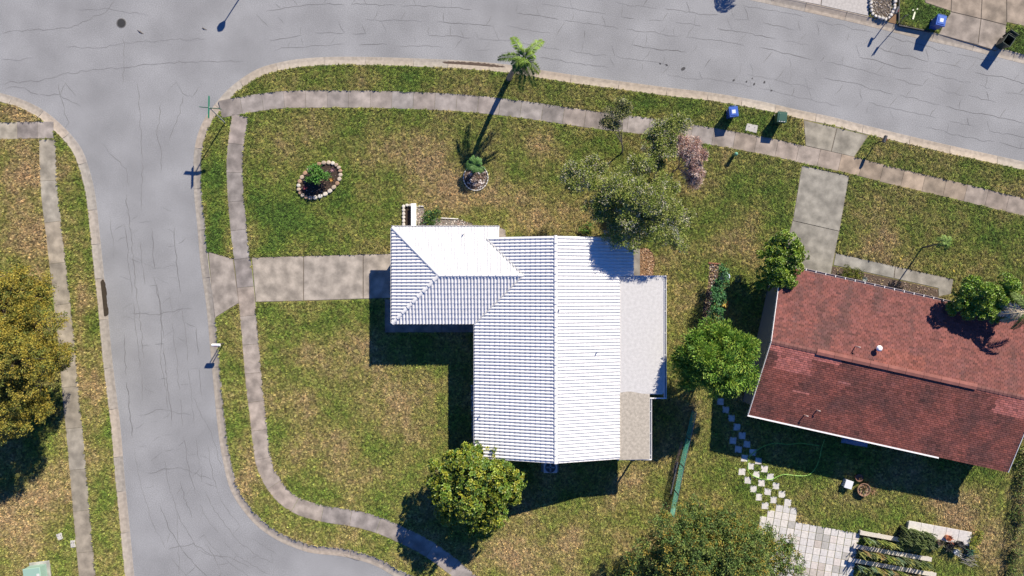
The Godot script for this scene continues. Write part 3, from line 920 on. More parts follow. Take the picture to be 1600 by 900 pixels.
	# gutters with cross straps round the porch roofs
	for q in [[10.48, -0.82, 10.48, 7.55], [9.48, 7.55, 9.48, 11.75]]:
		var mb := MB.new()
		var aa := Vector3(q[0], 2.52, q[1])
		var cc := Vector3(q[2], 2.52, q[3])
		mb.bar(aa + Vector3(0.02, 0, 0), cc + Vector3(0.02, 0, 0), 0.12, 0.012, Color(0.3, 0.32, 0.36))
		mb.bar(aa + Vector3(-0.05, 0.08, 0), cc + Vector3(-0.05, 0.08, 0), 0.025, 0.17, fc)
		mb.bar(aa + Vector3(0.09, 0.06, 0), cc + Vector3(0.09, 0.06, 0), 0.03, 0.15, fc)
		var z: float = q[1] + 0.9
		while z < q[3]:
			mb.bar(Vector3(q[0] - 0.04, 2.64, z), Vector3(q[0] + 0.09, 2.64, z), 0.03, 0.012, fc)
			z += 1.5
		part("gutter", mb, M.paint, t, at)
	for q in [[9.45, 7.55, 10.58, 7.55], [7.2, 11.75, 9.55, 11.75], [8.28, -0.82, 10.58, -0.82]]:
		var mb := MB.new()
		mb.bar(Vector3(q[0], 2.6, q[1]), Vector3(q[2], 2.6, q[3]), 0.06, 0.2, Color(0.76, 0.76, 0.76))
		part("fascia", mb, M.paint, t, at)
	for q in [[9.3, 11.5], [9.3, 8.0]]:
		var mb := MB.new()
		mb.bx(Vector3(q[0], 1.28, q[1]), Vector3(0.1, 2.56, 0.1), w)
		part("porch_post", mb, M.paint, t, at)

# ---------- red roofed house ----------
func build_red_house() -> void:
	var o := P(1221, 415, 2.5)
	o.y = 0.0
	var yaw := -atan2(0.2165, 0.976)
	var t := thing("house", "house with reddish shingle roof and white gutters", "house", o, yaw)
	var L := 18.26
	var D := 10.49
	var E := 2.5
	var RI := 3.68
	var rise := (RI - E) / (D * 0.5)
	var w := Color(0.13, 0.16, 0.17)  # wall colour darkened to carry the shade lying on the west wall
	var mw := MB.new()
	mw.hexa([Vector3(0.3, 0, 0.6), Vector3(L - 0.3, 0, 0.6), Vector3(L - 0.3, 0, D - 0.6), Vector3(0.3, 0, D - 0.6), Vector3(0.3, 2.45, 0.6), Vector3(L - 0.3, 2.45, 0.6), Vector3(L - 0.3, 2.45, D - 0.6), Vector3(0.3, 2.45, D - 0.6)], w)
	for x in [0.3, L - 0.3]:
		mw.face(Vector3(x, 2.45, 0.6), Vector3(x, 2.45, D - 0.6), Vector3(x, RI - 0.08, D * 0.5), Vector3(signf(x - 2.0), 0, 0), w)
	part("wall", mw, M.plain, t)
	var xf := Transform3D(Basis(Vector3.UP, yaw), o)
	var poly := PackedVector2Array()
	for q in [[0.5, 0.6], [L - 0.5, 0.6], [L - 0.5, D - 0.6], [0.5, D - 0.6]]:
		var p := xf * Vector3(q[0], 0, q[1])
		poly.append(Vector2(p.x, p.z))
	mask_poly(poly)
	for q in [[3.0, D - 0.58], [8.0, D - 0.58], [13.0, D - 0.58], [9.0, 0.58], [13.5, 0.58]]:
		var mb := MB.new()
		mb.bx(Vector3(q[0], 1.4, q[1]), Vector3(1.6, 1.2, 0.06), Color(0.8, 0.8, 0.8))
		var wi := part("window", mb, M.paint, t)
		var gb := MB.new()
		gb.bx(Vector3(q[0], 1.4, q[1] + (0.035 if q[1] > 2.0 else -0.035)), Vector3(1.44, 1.04, 0.03), Color.WHITE)
		part("pane", gb, M.glass, wi)
	var roof := Node3D.new()
	roof.name = "roof"
	t.add_child(roof)
	var deck := MB.new()
	deck.quad(Vector3(0, E, 0), Vector3(L, E, 0), Vector3(L, RI, D * 0.5), Vector3(0, RI, D * 0.5), Vector3(9, 0, 5), Color(0.1, 0.05, 0.05))
	deck.quad(Vector3(0, E, D), Vector3(L, E, D), Vector3(L, RI, D * 0.5), Vector3(0, RI, D * 0.5), Vector3(9, 0, 5), Color(0.1, 0.05, 0.05))
	part("roof_deck", deck, M.plain, roof)
	# shingle tabs course by course; weathering varies by place (algae runs, newer patches)
	var nz := FastNoiseLite.new()
	nz.seed = 21; nz.frequency = 0.35; nz.fractal_octaves = 3
	var half := D * 0.5
	for side in 2:
		var mb := MB.new()
		var courses := int(half / 0.14)
		var cw := half / courses
		for r in courses:
			var x := -rng.randf() * 0.15 - (0.15 if r % 2 else 0.0)
			while x < L:
				var wd := 0.30
				var a := maxf(x + 0.008, 0.0)
				var b := minf(x + wd - 0.012, L)
				x += wd
				if b - a < 0.05: continue
				var t0 := r * cw - 0.025
				var t1 := (r + 1) * cw + 0.02
				var g := nz.get_noise_2d(x, r * 0.14 + side * 40.0)
				var col: Color
				if side == 0:
					col = Color(0.27, 0.095, 0.08)
					var st := clampf(nz.get_noise_2d(x * 2.0, r * 0.05 + 90.0) * 1.6 - 0.15, 0.0, 0.5)
					var run := clampf(1.0 - absf(x - 7.0) / 0.8, 0.0, 1.0) * clampf(1.0 - r * 0.14 / 2.4, 0.0, 1.0)
					col = col.lerp(Color(0.12, 0.066, 0.06), clampf(st + g * 0.4 + run * 0.55, 0.0, 0.65))
					if x > 7.2 and x < 10.6 and r > courses - 9 - int(rng.randf() * 2.0) : col = Color(0.31, 0.105, 0.08)
				else:
					col = Color(0.37, 0.115, 0.085)
					col = col.lerp(Color(0.14, 0.065, 0.055), clampf(0.35 + g * 0.9, 0.0, 0.75))
					var tt := half - r * cw
					if (x < 3.2 + rng.randf() * 0.3 and tt < 1.75 and tt > 0.1 and x > 0.8) or (x > 15.8 and tt < 1.5) or (x < 5.0 and tt < 0.6): col = Color(0.62, 0.21, 0.17)
					if (absf(tt - 2.95) < 0.08 and x > 2.6 and x < 3.7) or (absf(tt - 1.75) < 0.08 and x > 5.2 and x < 6.3): col = Color(0.62, 0.23, 0.19)
				col = vary(col, 0.22, 0.05)
				if rng.randf() < 0.08: col = col * 0.72
				var za := t0
				var zb := t1
				var ya := E + rise * maxf(za, -0.03) + 0.028
				var yb := E + rise * zb + 0.01
				var k := (D - za) if side else za
				var k2 := (D - zb) if side else zb
				var up := Vector3(0, 1, rise if side else -rise).normalized()
				var out := Vector3(0, 0, 1.0 if side else -1.0)
				mb.quadn(Vector3(a, ya, k), Vector3(b, ya, k), Vector3(b, yb, k2), Vector3(a, yb, k2), up, col)
				mb.quadn(Vector3(a, ya, k), Vector3(b, ya, k), Vector3(b, ya - 0.022, k), Vector3(a, ya - 0.022, k), out, col)
				mb.quadn(Vector3(a, ya, k), Vector3(a, yb, k2), Vector3(a, yb - 0.01, k2), Vector3(a, ya - 0.022, k), Vector3(-1, 0, 0), col)
				mb.quadn(Vector3(b, ya, k), Vector3(b, yb, k2), Vector3(b, yb - 0.01, k2), Vector3(b, ya - 0.022, k), Vector3(1, 0, 0), col)
		part("shingle_field", mb, M.shingle, roof, Vector3.ZERO, "stuff")
	# ridge shingles and the long raised ridge vent
	var x2 := 0.0
	while x2 < L - 0.1:
		if x2 > 3.1 and x2 < 14.0:
			x2 += 0.3
			continue
		var mb := MB.new()
		for s in [-1.0, 1.0]:
			mb.quad(Vector3(0, 0.05, 0), Vector3(0.32, 0.035, 0), Vector3(0.32, 0.035 - rise * 0.16, 0.16 * s), Vector3(0, 0.05 - rise * 0.16, 0.16 * s), Vector3(0.15, -1, 0), vary(Color(0.25, 0.105, 0.09), 0.15))
		partm("ridge_shingle", mb.mesh(), M.shingle, roof, Vector3(x2, RI, D * 0.5))
		x2 += 0.3
	for k in 9:
		var mb := MB.new()
		var a := 3.1 + k * 1.22
		var col := vary(Color(0.36, 0.14, 0.112), 0.16)
		for s in [-1.0, 1.0]:
			mb.hexa([Vector3(a, RI + 0.03, D * 0.5), Vector3(a + 1.2, RI + 0.03, D * 0.5), Vector3(a + 1.2, RI + 0.03 - rise * 0.2, D * 0.5 + 0.2 * s), Vector3(a, RI + 0.03 - rise * 0.2, D * 0.5 + 0.2 * s), Vector3(a, RI + 0.11, D * 0.5), Vector3(a + 1.2, RI + 0.11, D * 0.5), Vector3(a + 1.2, RI + 0.11 - rise * 0.2, D * 0.5 + 0.2 * s), Vector3(a, RI + 0.11 - rise * 0.2, D * 0.5 + 0.2 * s)], col)
		part("ridge_vent", mb, M.shingle, roof)
	# gutters
	var fc := Color(0.74, 0.74, 0.73)
	var gn := MB.new()
	gn.bar(Vector3(1.4, E - 0.06, -0.1), Vector3(L, E - 0.06, -0.1), 0.1, 0.012, Color(0.24, 0.2, 0.2))
	gn.bar(Vector3(1.4, E - 0.01, -0.155), Vector3(L, E - 0.01, -0.155), 0.02, 0.1, Color(0.5, 0.44, 0.42))
	gn.bar(Vector3(0, E - 0.05, -0.03), Vector3(L, E - 0.05, -0.03), 0.02, 0.13, Color(0.42, 0.34, 0.32))
	var g := part("gutter", gn, M.paint, roof)
	var hb := MB.new()
	hb.bx(Vector3.ZERO, Vector3(0.05, 0.012, 0.16), Color(0.72, 0.7, 0.69))
	var hbm := hb.mesh()
	for k in 24:
		partm("gutter_hanger", hbm, M.paint, g, Vector3(1.7 + k * 0.69, E + 0.048, -0.09))
	var gs := MB.new()
	gs.bar(Vector3(-0.05, E - 0.02, D + 0.07), Vector3(13.4, E - 0.02, D + 0.07), 0.1, 0.1, Color(0.8, 0.8, 0.8))
	part("gutter", gs, M.paint, roof)
	for s in [[0.0, 0.0], [0.0, D], [L, 0.0], [L, D]]:
		var mb := MB.new()
		mb.bar(Vector3(s[0] - 0.015 if s[0] < 1.0 else s[0] + 0.015, E - 0.03, s[1]), Vector3(s[0] - 0.015 if s[0] < 1.0 else s[0] + 0.015, RI - 0.03, D * 0.5), 0.035, 0.16, fc)
		part("rake_board", mb, M.paint, roof)
	# roof vents
	var inv := xf.affine_inverse()
	var cap := MB.new()
	cap.lathe(Vector3.ZERO, [[0.09, 0.0], [0.09, 0.22], [0.2, 0.22], [0.2, 0.3], [0.12, 0.38], [0.0, 0.4]], 14, Color(0.82, 0.83, 0.84))
	partm("vent_cap", cap.mesh(), M.paint, roof, inv * P(1375.5, 544.5, 3.95) - Vector3(0, 0.38, 0))
	for q in [[1340.5, 542, 3.9, 0.35], [1278, 641.5, 3.0, 0.5], [1259, 649.5, 2.95, 0.55]]:
		var p := inv * P(q[0], q[1], q[2])
		var mb := MB.new()
		mb.tube([p - Vector3(0, q[3], 0), p + Vector3(0, 0.04, 0), p + Vector3(0.06, 0.1, 0), p + Vector3(0.13, 0.08, 0)], [0.04, 0.04, 0.04, 0.04], 8, Color(0.45, 0.36, 0.32))
		part("vent_pipe", mb, M.paint, roof)

# ---------- plants ----------
func rdir() -> Vector3:
	var z := rng.randf_range(-1.0, 1.0)
	var a := rng.randf() * TAU
	var r := sqrt(1.0 - z * z)
	return Vector3(r * cos(a), z, r * sin(a))
# leafy crown: lobes [centre, radii]; o: clumps, per, rc, len, wid, cols, mode
func crown(mb: MB, lobes: Array, o: Dictionary) -> Array:
	var tips := []
	var tot := 0.0
	for l in lobes: tot += l[1].x * l[1].z
	var cols: Array = o.cols
	var fill: float = o.get("fill", 0.16)
	var gain: float = o.get("gain", 1.5)
	for l in lobes:
		var lc: Vector3 = l[0]
		var lr: Vector3 = l[1]
		var m := int(o.clumps * lr.x * lr.z / tot)
		# the lobe is a cluster of smaller boughs with gaps between them
		var subs := []
		var ns: int = maxi(5, int(o.get("sub", 9.0) * lr.x))
		for k in ns:
			var sd := rdir()
			sd.y = absf(sd.y) * 0.9 - 0.15
			var sr := rng.randf_range(0.26, 0.44)
			subs.append([lc + sd * lr * (1.12 - sr * 0.55), lr * sr])
		for ci in m:
			var d := rdir()
			if d.y < -0.3: d.y = -d.y
			var inner := rng.randf() < fill
			var cp := lc + d * lr * rng.randf_range(0.3, 0.7)
			if not inner:
				var sb: Array = subs[ci % ns]
				cp = sb[0] + d * sb[1] * rng.randf_range(0.8, 1.1)
			if not inner and rng.randf() < 0.12: tips.append(cp)
			var base: Color = cols[rng.randi() % cols.size()]
			base = vary(base * gain, 0.18, 0.06)
			var rc: float = o.rc * rng.randf_range(0.7, 1.25)
			var outd := (d + Vector3(0, 0.35, 0)).normalized()
			if o.mode == "rosette":
				var per: int = o.per
				var ax := outd.cross(Vector3(0.3, 0.1, 0.9)).normalized()
				var ay := outd.cross(ax)
				for k in per:
					var a := TAU * k * 0.382 + rng.randf_range(-0.3, 0.3)
					var ring := float(k) / per
					var ld := ((ax * cos(a) + ay * sin(a)) * (0.35 + ring) + outd * (1.15 - ring * 1.2)).normalized()
					var s := ld.cross(outd).normalized()
					var ll: float = o.len * rng.randf_range(0.7, 1.15) * (0.65 + 0.4 * ring)
					var c := base
					if ring < 0.45 and o.has("tip"): c = base.lerp(o.tip, 0.55 * (1.0 - ring))
					mb.leaf(cp + ld * 0.02, ld, s, ll, o.wid * ll / o.len, vary(c, 0.16, 0.04))
			else:
				for k in int(o.per):
					var q := Vector3(rng.randf_range(-1, 1), rng.randf_range(-0.8, 0.8), rng.randf_range(-1, 1))
					var p := cp + q * rc
					var ld: Vector3 = (outd * o.get("out", 0.6) + rdir() * 0.8 + Vector3(0, o.get("rise", 0.0), 0)).normalized()
					var s: Vector3 = ld.cross(Vector3.UP + rdir() * 0.75).normalized()
					mb.leaf(p, ld, s, o.len * rng.randf_range(0.6, 1.25), o.wid * rng.randf_range(0.7, 1.2), vary(base, 0.22, 0.06))
	return tips
func tree(called: String, label: String, cat: String, base: Vector3, lobes_world: Array, o: Dictionary, trunk_r: float, bark: Color, m: Material, group := "") -> Node3D:
	var t := thing(called, label, cat, base, 0.0, group)
	var lobes := []
	var mid := Vector3.ZERO
	for l in lobes_world:
		lobes.append([l[0] - base, l[1]])
		mid += l[0] - base
	mid /= lobes.size()
	var cr := MB.new()
	var tips := crown(cr, lobes, o)
	var tk := MB.new()
	var fork := Vector3(mid.x * 0.25, mid.y * 0.42, mid.z * 0.25)
	tk.tube([Vector3(0, -0.05, 0), Vector3(0, 0.15, 0), fork * 0.5 + Vector3(0.05, 0, -0.04), fork], [trunk_r * 1.5, trunk_r * 1.1, trunk_r, trunk_r * 0.9], 10, bark)
	part("trunk", tk, M.bark, t)
	var lb := MB.new()
	for l in lobes:
		var c: Vector3 = l[0]
		lb.tube([fork * 0.95, fork.lerp(c, 0.5) + Vector3(0, 0.15, 0), c + Vector3(0, l[1].y * 0.3, 0)], [trunk_r * 0.75, trunk_r * 0.5, trunk_r * 0.22], 7, bark)
	for p in tips:
		var c2 := lobes[0][0] as Vector3
		for l in lobes:
			if p.distance_to(l[0]) < p.distance_to(c2): c2 = l[0]
		lb.tube([fork.lerp(c2, 0.8), c2.lerp(p, 0.45) + Vector3(0, -0.05, 0), p], [trunk_r * 0.3, trunk_r * 0.16, 0.012], 5, bark, false)
	part("limbs", lb, M.bark, t)
	part("crown", cr, m, t)
	return t
func frond(l: float, leaflets: int, ll: float, col: Color, lift: float, droop: float) -> ArrayMesh:
	# one pinnate palm frond running along +z from the crown
	var mb := MB.new()
	var pts := []
	var n := 12
	for i in n + 1:
		var f := float(i) / n
		pts.append(Vector3(0, sin(lift) * l * f - droop * l * f * f, cos(lift) * l * (f - 0.18 * droop * f * f)))
	var rad := []
	for i in n + 1: rad.append(lerpf(0.035, 0.006, float(i) / n))
	mb.tube(pts, rad, 5, col * 1.15)
	for i in leaflets:
		var f := 0.12 + 0.88 * float(i) / leaflets
		var k := minf(f * n, n - 0.01)
		var p: Vector3 = pts[int(k)].lerp(pts[int(k) + 1], k - int(k))
		var fw: Vector3 = (pts[int(k) + 1] - pts[int(k)]).normalized()
		for s in [-1.0, 1.0]:
			var sz := ll * (0.55 + 0.7 * sin(PI * clampf(f * 0.9 + 0.08, 0.0, 1.0))) * rng.randf_range(0.8, 1.1)
			var d := (Vector3(s, 0, 0) * 0.9 + fw * rng.randf_range(0.45, 0.8) + Vector3(0, rng.randf_range(-0.65, 0.05), 0)).normalized()
			mb.leaf(p, d, fw, sz, 0.05, vary(col * 1.7, 0.25, 0.06), 0.15)
	return mb.mesh()
func palm(called: String, label: String, base: Vector3, top: Vector3, r: float, fronds: Array, l: float, ll: float, col: Color, bark: Color) -> Node3D:
	var t := thing(called, label, "palm tree", base)
	var d := top - base
	var tk := MB.new()
	var pts := []
	var rad := []
	for i in 15:
		var f := i / 14.0
		pts.append(Vector3(d.x * f * (0.65 + 0.35 * f), d.y * f - 0.03, d.z * f * (0.65 + 0.35 * f)))
		rad.append(r * (1.35 - 0.5 * f if f < 0.3 else 1.2 - 0.35 * f) * (1.0 + (0.06 if i % 2 else 0.0)))
	tk.tube(pts, rad, 10, bark)
	part("trunk", tk, M.bark, t)
	for q in fronds:
		var me := frond(l * q[1], int(l * q[1] * 34), ll, q[3] if q.size() > 3 else col, q[2], q[4] if q.size() > 4 else 0.62)
		partm("frond", me, M.leaf, t, d, q[0])
	return t

func build_trees() -> void:
	var g1 := Color(0.085, 0.105, 0.018)
	# big tree on the left edge
	var b := P(-10, 560)
	var lobes := []
	for q in [[-60, 560, 4.6, 3.0], [10, 470, 4.6, 1.9], [60, 505, 4.1, 1.7], [70, 570, 4.0, 1.75], [20, 560, 5.6, 2.3], [25, 630, 4.2, 1.8], [55, 632, 3.3, 1.25], [-40, 480, 4.6, 2.4], [-30, 650, 4.2, 2.0], [90, 560, 3.2, 1.0], [65, 460, 3.4, 1.15], [35, 440, 3.6, 1.1]]:
		lobes.append([P(q[0], q[1], q[2]), Vector3(q[3], q[3] * 0.75, q[3])])
	tree("broad_tree", "broad olive-yellow feathery tree overhanging the west sidewalk", "tree", b, lobes, {"clumps": 4600, "per": 30, "rc": 0.18, "len": 0.12, "wid": 0.055, "mode": "spray", "fill": 0.2, "sub": 8.0, "gain": 1.75, "out": 0.5, "rise": 0.25, "cols": [Color(0.19, 0.155, 0.02), Color(0.165, 0.14, 0.018), Color(0.115, 0.115, 0.018), Color(0.075, 0.092, 0.018), Color(0.2, 0.16, 0.025)]}, 0.24, Color(0.14, 0.11, 0.085), M.leaf)
	# round glossy tree by the south-west corner
	b = P(738, 770)
	lobes = []
	for q in [[738, 760, 3.3, 2.2], [703, 745, 2.8, 1.35], [785, 748, 2.7, 1.35], [762, 795, 2.5, 1.3], [715, 790, 2.5, 1.25], [728, 715, 2.7, 1.05], [785, 780, 2.4, 1.05], [748, 826, 1.8, 0.75], [690, 762, 2.2, 0.9]]:
		lobes.append([P(q[0], q[1], q[2]), Vector3(q[3], q[3] * 0.75, q[3])])
	tree("round_tree", "round glossy tree with yellow-green rosettes at the white roof corner", "tree", b, lobes, {"clumps": 2700, "sub": 12.0, "gain": 1.75, "per": 13, "rc": 0.2, "len": 0.22, "wid": 0.105, "mode": "rosette", "fill": 0.22, "tip": Color(0.24, 0.25, 0.03), "cols": [Color(0.085, 0.14, 0.018), Color(0.07, 0.125, 0.02), Color(0.05, 0.1, 0.02), Color(0.14, 0.175, 0.022), Color(0.17, 0.18, 0.02)]}, 0.14, Color(0.2, 0.17, 0.14), M.glossleaf)
	# sprawling olive tree north-east of the white house
	b = P(985, 322)
	lobes = []
	for q in [[1000, 318, 4.9, 1.75], [955, 292, 4.5, 1.35], [1035, 345, 4.5, 1.3], [985, 348, 4.2, 1.25], [905, 278, 3.9, 1.0], [930, 262, 3.8, 0.75], [1030, 300, 4.3, 1.05], [935, 318, 4.1, 0.9], [1000, 268, 4.3, 0.9], [1058, 375, 3.7, 0.8], [970, 365, 4.1, 0.85], [1065, 335, 3.7, 0.65], [990, 375, 4.3, 0.6]]:
		lobes.append([P(q[0], q[1], q[2]), Vector3(q[3], q[3] * 0.7, q[3])])
	var olive := [Color(0.15, 0.19, 0.03), Color(0.17, 0.195, 0.045), Color(0.115, 0.155, 0.028), Color(0.19, 0.205, 0.06), Color(0.16, 0.2, 0.035), Color(0.27, 0.26, 0.2)]
	var ol := {"clumps": 3300, "gain": 1.6, "per": 24, "rc": 0.21, "len": 0.125, "wid": 0.045, "mode": "spray", "fill": 0.12, "out": 0.7, "rise": 0.1, "cols": olive}
	tree("sprawling_tree", "sprawling grey-olive tree shading the white roof's corner", "tree", b, lobes, ol, 0.13, Color(0.23, 0.2, 0.17), M.leaf)
	# upright olive limb-tree, and the small one over the sidewalk
	lobes = []
	for q in [[1030, 232, 3.3, 0.85], [1040, 205, 3.5, 0.75], [1022, 255, 2.8, 0.6], [1066, 192, 3.4, 0.5], [1020, 215, 3.2, 0.55]]:
		lobes.append([P(q[0], q[1], q[2]), Vector3(q[3], q[3] * 0.85, q[3])])
	ol = ol.duplicate()
	ol.clumps = 760
	tree("upright_tree", "upright olive-green tree leaning out toward the sidewalk", "tree", P(1018, 288), lobes, ol, 0.08, Color(0.24, 0.2, 0.17), M.leaf)
	lobes = []
	for q in [[960, 183, 3.0, 0.6], [953, 198, 2.6, 0.5], [972, 168, 3.2, 0.5]]:
		lobes.append([P(q[0], q[1], q[2]), Vector3(q[3], q[3] * 0.8, q[3])])
	ol = ol.duplicate()
	ol.clumps = 240
	ol.fill = 0.1
	ol.cols = [Color(0.11, 0.13, 0.03), Color(0.15, 0.15, 0.06), Color(0.2, 0.19, 0.12), Color(0.09, 0.11, 0.025)]
	tree("slender_tree", "small slender tree with bare trunk reaching over the sidewalk", "tree", P(972, 238), lobes, ol, 0.055, Color(0.24, 0.21, 0.18), M.leaf)
	# twiggy grey-pink shrub tree, nearly leafless
	lobes = []
	for q in [[1075, 240, 2.3, 0.95], [1085, 258, 1.9, 0.7], [1065, 225, 2.3, 0.7], [1080, 280, 1.3, 0.5]]:
		lobes.append([P(q[0], q[1], q[2]), Vector3(q[3], q[3] * 0.8, q[3])])
	tree("bare_tree", "nearly leafless twiggy tree, grey and dusky pink", "tree", P(1052, 268), lobes, {"clumps": 900, "per": 22, "rc": 0.17, "len": 0.2, "wid": 0.02, "mode": "spray", "fill": 0.3, "out": 0.9, "gain": 2.0, "cols": [Color(0.33, 0.26, 0.25), Color(0.30, 0.19, 0.17), Color(0.38, 0.32, 0.31), Color(0.25, 0.15, 0.12)]}, 0.05, Color(0.26, 0.2, 0.18), M.leaf)
	# feathery bright green tree between the houses
	b = P(1120, 562)
	lobes = []
	for q in [[1122, 560, 4.3, 1.7], [1090, 545, 3.7, 1.1], [1150, 545, 3.8, 1.15], [1150, 585, 3.7, 1.1], [1115, 525, 3.7, 1.0], [1085, 580, 3.5, 1.0], [1120, 592, 3.3, 0.9], [1070, 560, 3.1, 0.7]]:
		lobes.append([P(q[0], q[1], q[2]), Vector3(q[3], q[3] * 0.75, q[3])])
	tree("feathery_tree", "bright green feathery tree between the two houses", "tree", b, lobes, {"clumps": 2300, "gain": 2.2, "per": 24, "rc": 0.22, "len": 0.22, "wid": 0.05, "mode": "spray", "fill": 0.22, "out": 1.5, "cols": [Color(0.075, 0.15, 0.018), Color(0.10, 0.17, 0.022), Color(0.055, 0.115, 0.018), Color(0.14, 0.19, 0.03), Color(0.12, 0.17, 0.02)]}, 0.12, Color(0.2, 0.17, 0.13), M.leaf)
	# glossy trees at both ends of the red roof's street side
	var gl := {"clumps": 1500, "gain": 1.75, "per": 13, "rc": 0.16, "len": 0.17, "wid": 0.085, "mode": "rosette", "fill": 0.2, "tip": Color(0.22, 0.27, 0.03), "cols": [Color(0.095, 0.165, 0.018), Color(0.12, 0.185, 0.02), Color(0.07, 0.13, 0.02), Color(0.15, 0.2, 0.025)]}
	lobes = []
	for q in [[1220, 392, 2.8, 1.2], [1241, 403, 2.5, 0.95], [1210, 425, 2.3, 1.15], [1226, 422, 2.7, 1.1], [1198, 434, 2.0, 0.75], [1203, 392, 2.3, 0.9], [1215, 378, 2.4, 0.7]]:
		lobes.append([P(q[0], q[1], q[2]), Vector3(q[3], q[3] * 0.8, q[3])])
	tree("garden_tree", "lime green glossy tree beside the red house driveway", "tree", P(1219, 412), lobes, gl, 0.09, Color(0.2, 0.17, 0.14), M.glossleaf, "lime green garden trees by the red roof")
	lobes = []
	for q in [[1520, 458, 3.9, 1.15], [1515, 470, 3.5, 1.0], [1565, 458, 3.8, 1.1], [1560, 478, 3.5, 1.0], [1542, 485, 3.6, 0.8], [1580, 468, 3.4, 0.75], [1500, 478, 3.1, 0.7]]:
		lobes.append([P(q[0], q[1], q[2]), Vector3(q[3], q[3] * 0.8, q[3])])
	gl = gl.duplicate()
	gl.clumps = 1900
	gl.cols = [Color(0.085, 0.165, 0.02), Color(0.105, 0.18, 0.02), Color(0.06, 0.12, 0.02), Color(0.14, 0.2, 0.025)]
	tree("garden_tree", "lime green glossy tree at the end of the front path", "tree", P(1540, 465), lobes, gl, 0.09, Color(0.2, 0.17, 0.14), M.glossleaf, "lime green garden trees by the red roof")
	# large dark tree at the bottom edge
	b = P(1110, 895)
	lobes = []
	for q in [[1110, 890, 5.2, 3.0], [1060, 840, 4.2, 1.9], [1150, 835, 4.2, 1.9], [1105, 820, 4.2, 1.6], [1200, 880, 3.8, 1.9], [1020, 880, 3.6, 1.7], [1210, 845, 3.2, 1.1], [985, 905, 2.4, 1.1], [1060, 920, 4.6, 2.4], [1160, 930, 4.6, 2.6], [1085, 870, 5.4, 1.7], [1135, 868, 5.6, 1.6]]:
		lobes.append([P(q[0], q[1], q[2]), Vector3(q[3], q[3] * 0.72, q[3])])
	tree("dense_tree", "large dark green tree with bronze tips beside the paver patio", "tree", b, lobes, {"clumps": 5200, "per": 26, "rc": 0.2, "len": 0.14, "wid": 0.055, "mode": "spray", "fill": 0.24, "gain": 1.85, "out": 0.8, "cols": [Color(0.055, 0.095, 0.02), Color(0.07, 0.11, 0.022), Color(0.045, 0.08, 0.02), Color(0.10, 0.125, 0.025), Color(0.16, 0.125, 0.02), Color(0.08, 0.11, 0.03)]}, 0.22, Color(0.16, 0.13, 0.1), M.leaf)
	# street palm on the verge
	var fcol := Color(0.10, 0.165, 0.02)
	palm("palm_tree", "tall leaning palm on the grass verge by the main street", P(795, 123), P(819, 90, 4.9), 0.15,
		[[PI + 0.45, 1.0, 0.25], [PI - 0.75, 1.05, 0.35], [-PI * 0.5 - 0.15, 0.95, 0.15], [-0.1, 1.0, 0.05, Color(0.11, 0.16, 0.02), 0.8], [0.45, 0.9, 0.05, Color(0.10, 0.16, 0.02), 0.8], [-0.7, 0.6, 0.35], [PI * 0.5 + 0.3, 0.5, 0.7], [PI, 0.45, 0.9], [1.0, 0.7, 0.1, Color(0.12, 0.17, 0.02), 0.8], [-0.35, 0.8, -0.1, Color(0.17, 0.15, 0.03), 0.75], [0.1, 0.5, 0.9], [-PI * 0.5 + 0.5, 0.55, 0.5]], 2.1, 0.4, fcol, Color(0.3, 0.26, 0.22))
	# thin young palm on the red house lawn
	palm("palm_tree", "thin young palm with bare stem on the red house lawn", P(1440, 387), P(1478, 378, 2.75), 0.045,
		[[0.2, 1.0, 0.3], [1.2, 0.9, 0.2], [2.2, 1.0, 0.4], [3.3, 0.8, 0.3], [4.2, 0.9, 0.3], [5.3, 1.0, 0.3], [5.9, 0.6, 0.8]], 0.72, 0.2, Color(0.085, 0.14, 0.025), Color(0.1, 0.095, 0.09))
	# palm with dead fronds at the right edge and two that only throw shadows from beyond the frame top
	palm("palm_tree", "squat palm with pale dry fronds at the right edge", Vector3(33.3, 0, 0.8), P(1606, 486, 5.0), 0.14,
		[[-1.4, 1.0, 0.1, Color(0.4, 0.34, 0.25)], [-1.9, 0.9, 0.1, Color(0.36, 0.31, 0.23)], [-1.0, 0.9, 0.1, Color(0.3, 0.27, 0.16)], [0.2, 1.0, 0.3], [1.4, 1.0, 0.3], [2.6, 1.0, 0.3], [-2.6, 1.0, 0.4], [-0.4, 0.9, 0.2]], 1.7, 0.34, Color(0.08, 0.12, 0.025), Color(0.25, 0.21, 0.17))
	palm("palm_tree", "small palm on the far verge beyond the top edge", P(1166, -46), P(1178, -66, 1.95), 0.12,
		[[0.1, 1.0, 0.4], [0.9, 1.0, 0.3], [1.8, 1.0, 0.4], [2.7, 1.0, 0.3], [3.6, 1.0, 0.3], [4.5, 1.0, 0.4], [5.4, 1.0, 0.4]], 0.95, 0.3, Color(0.09, 0.14, 0.02), Color(0.25, 0.21, 0.17))

func shrub(called: String, label: String, base: Vector3, lobes: Array, o: Dictionary, m: Material) -> Node3D:
	var t := thing(called, label, "shrub", base)
	var cr := MB.new()
	var tips := crown(cr, lobes, o)
	var st := MB.new()
	for i in 5:
		var a := i * 1.3
		st.tube([Vector3(0, -0.03, 0), Vector3(cos(a) * 0.1, lobes[0][0].y * 0.6, sin(a) * 0.1), lobes[i % lobes.size()][0] + Vector3(cos(a), 0.2, sin(a)) * lobes[0][1].x * 0.4], [0.03, 0.02, 0.01], 5, Color(0.16, 0.12, 0.08))
	part("stems", st, M.bark, t)
	part("foliage", cr, m, t)
	return t

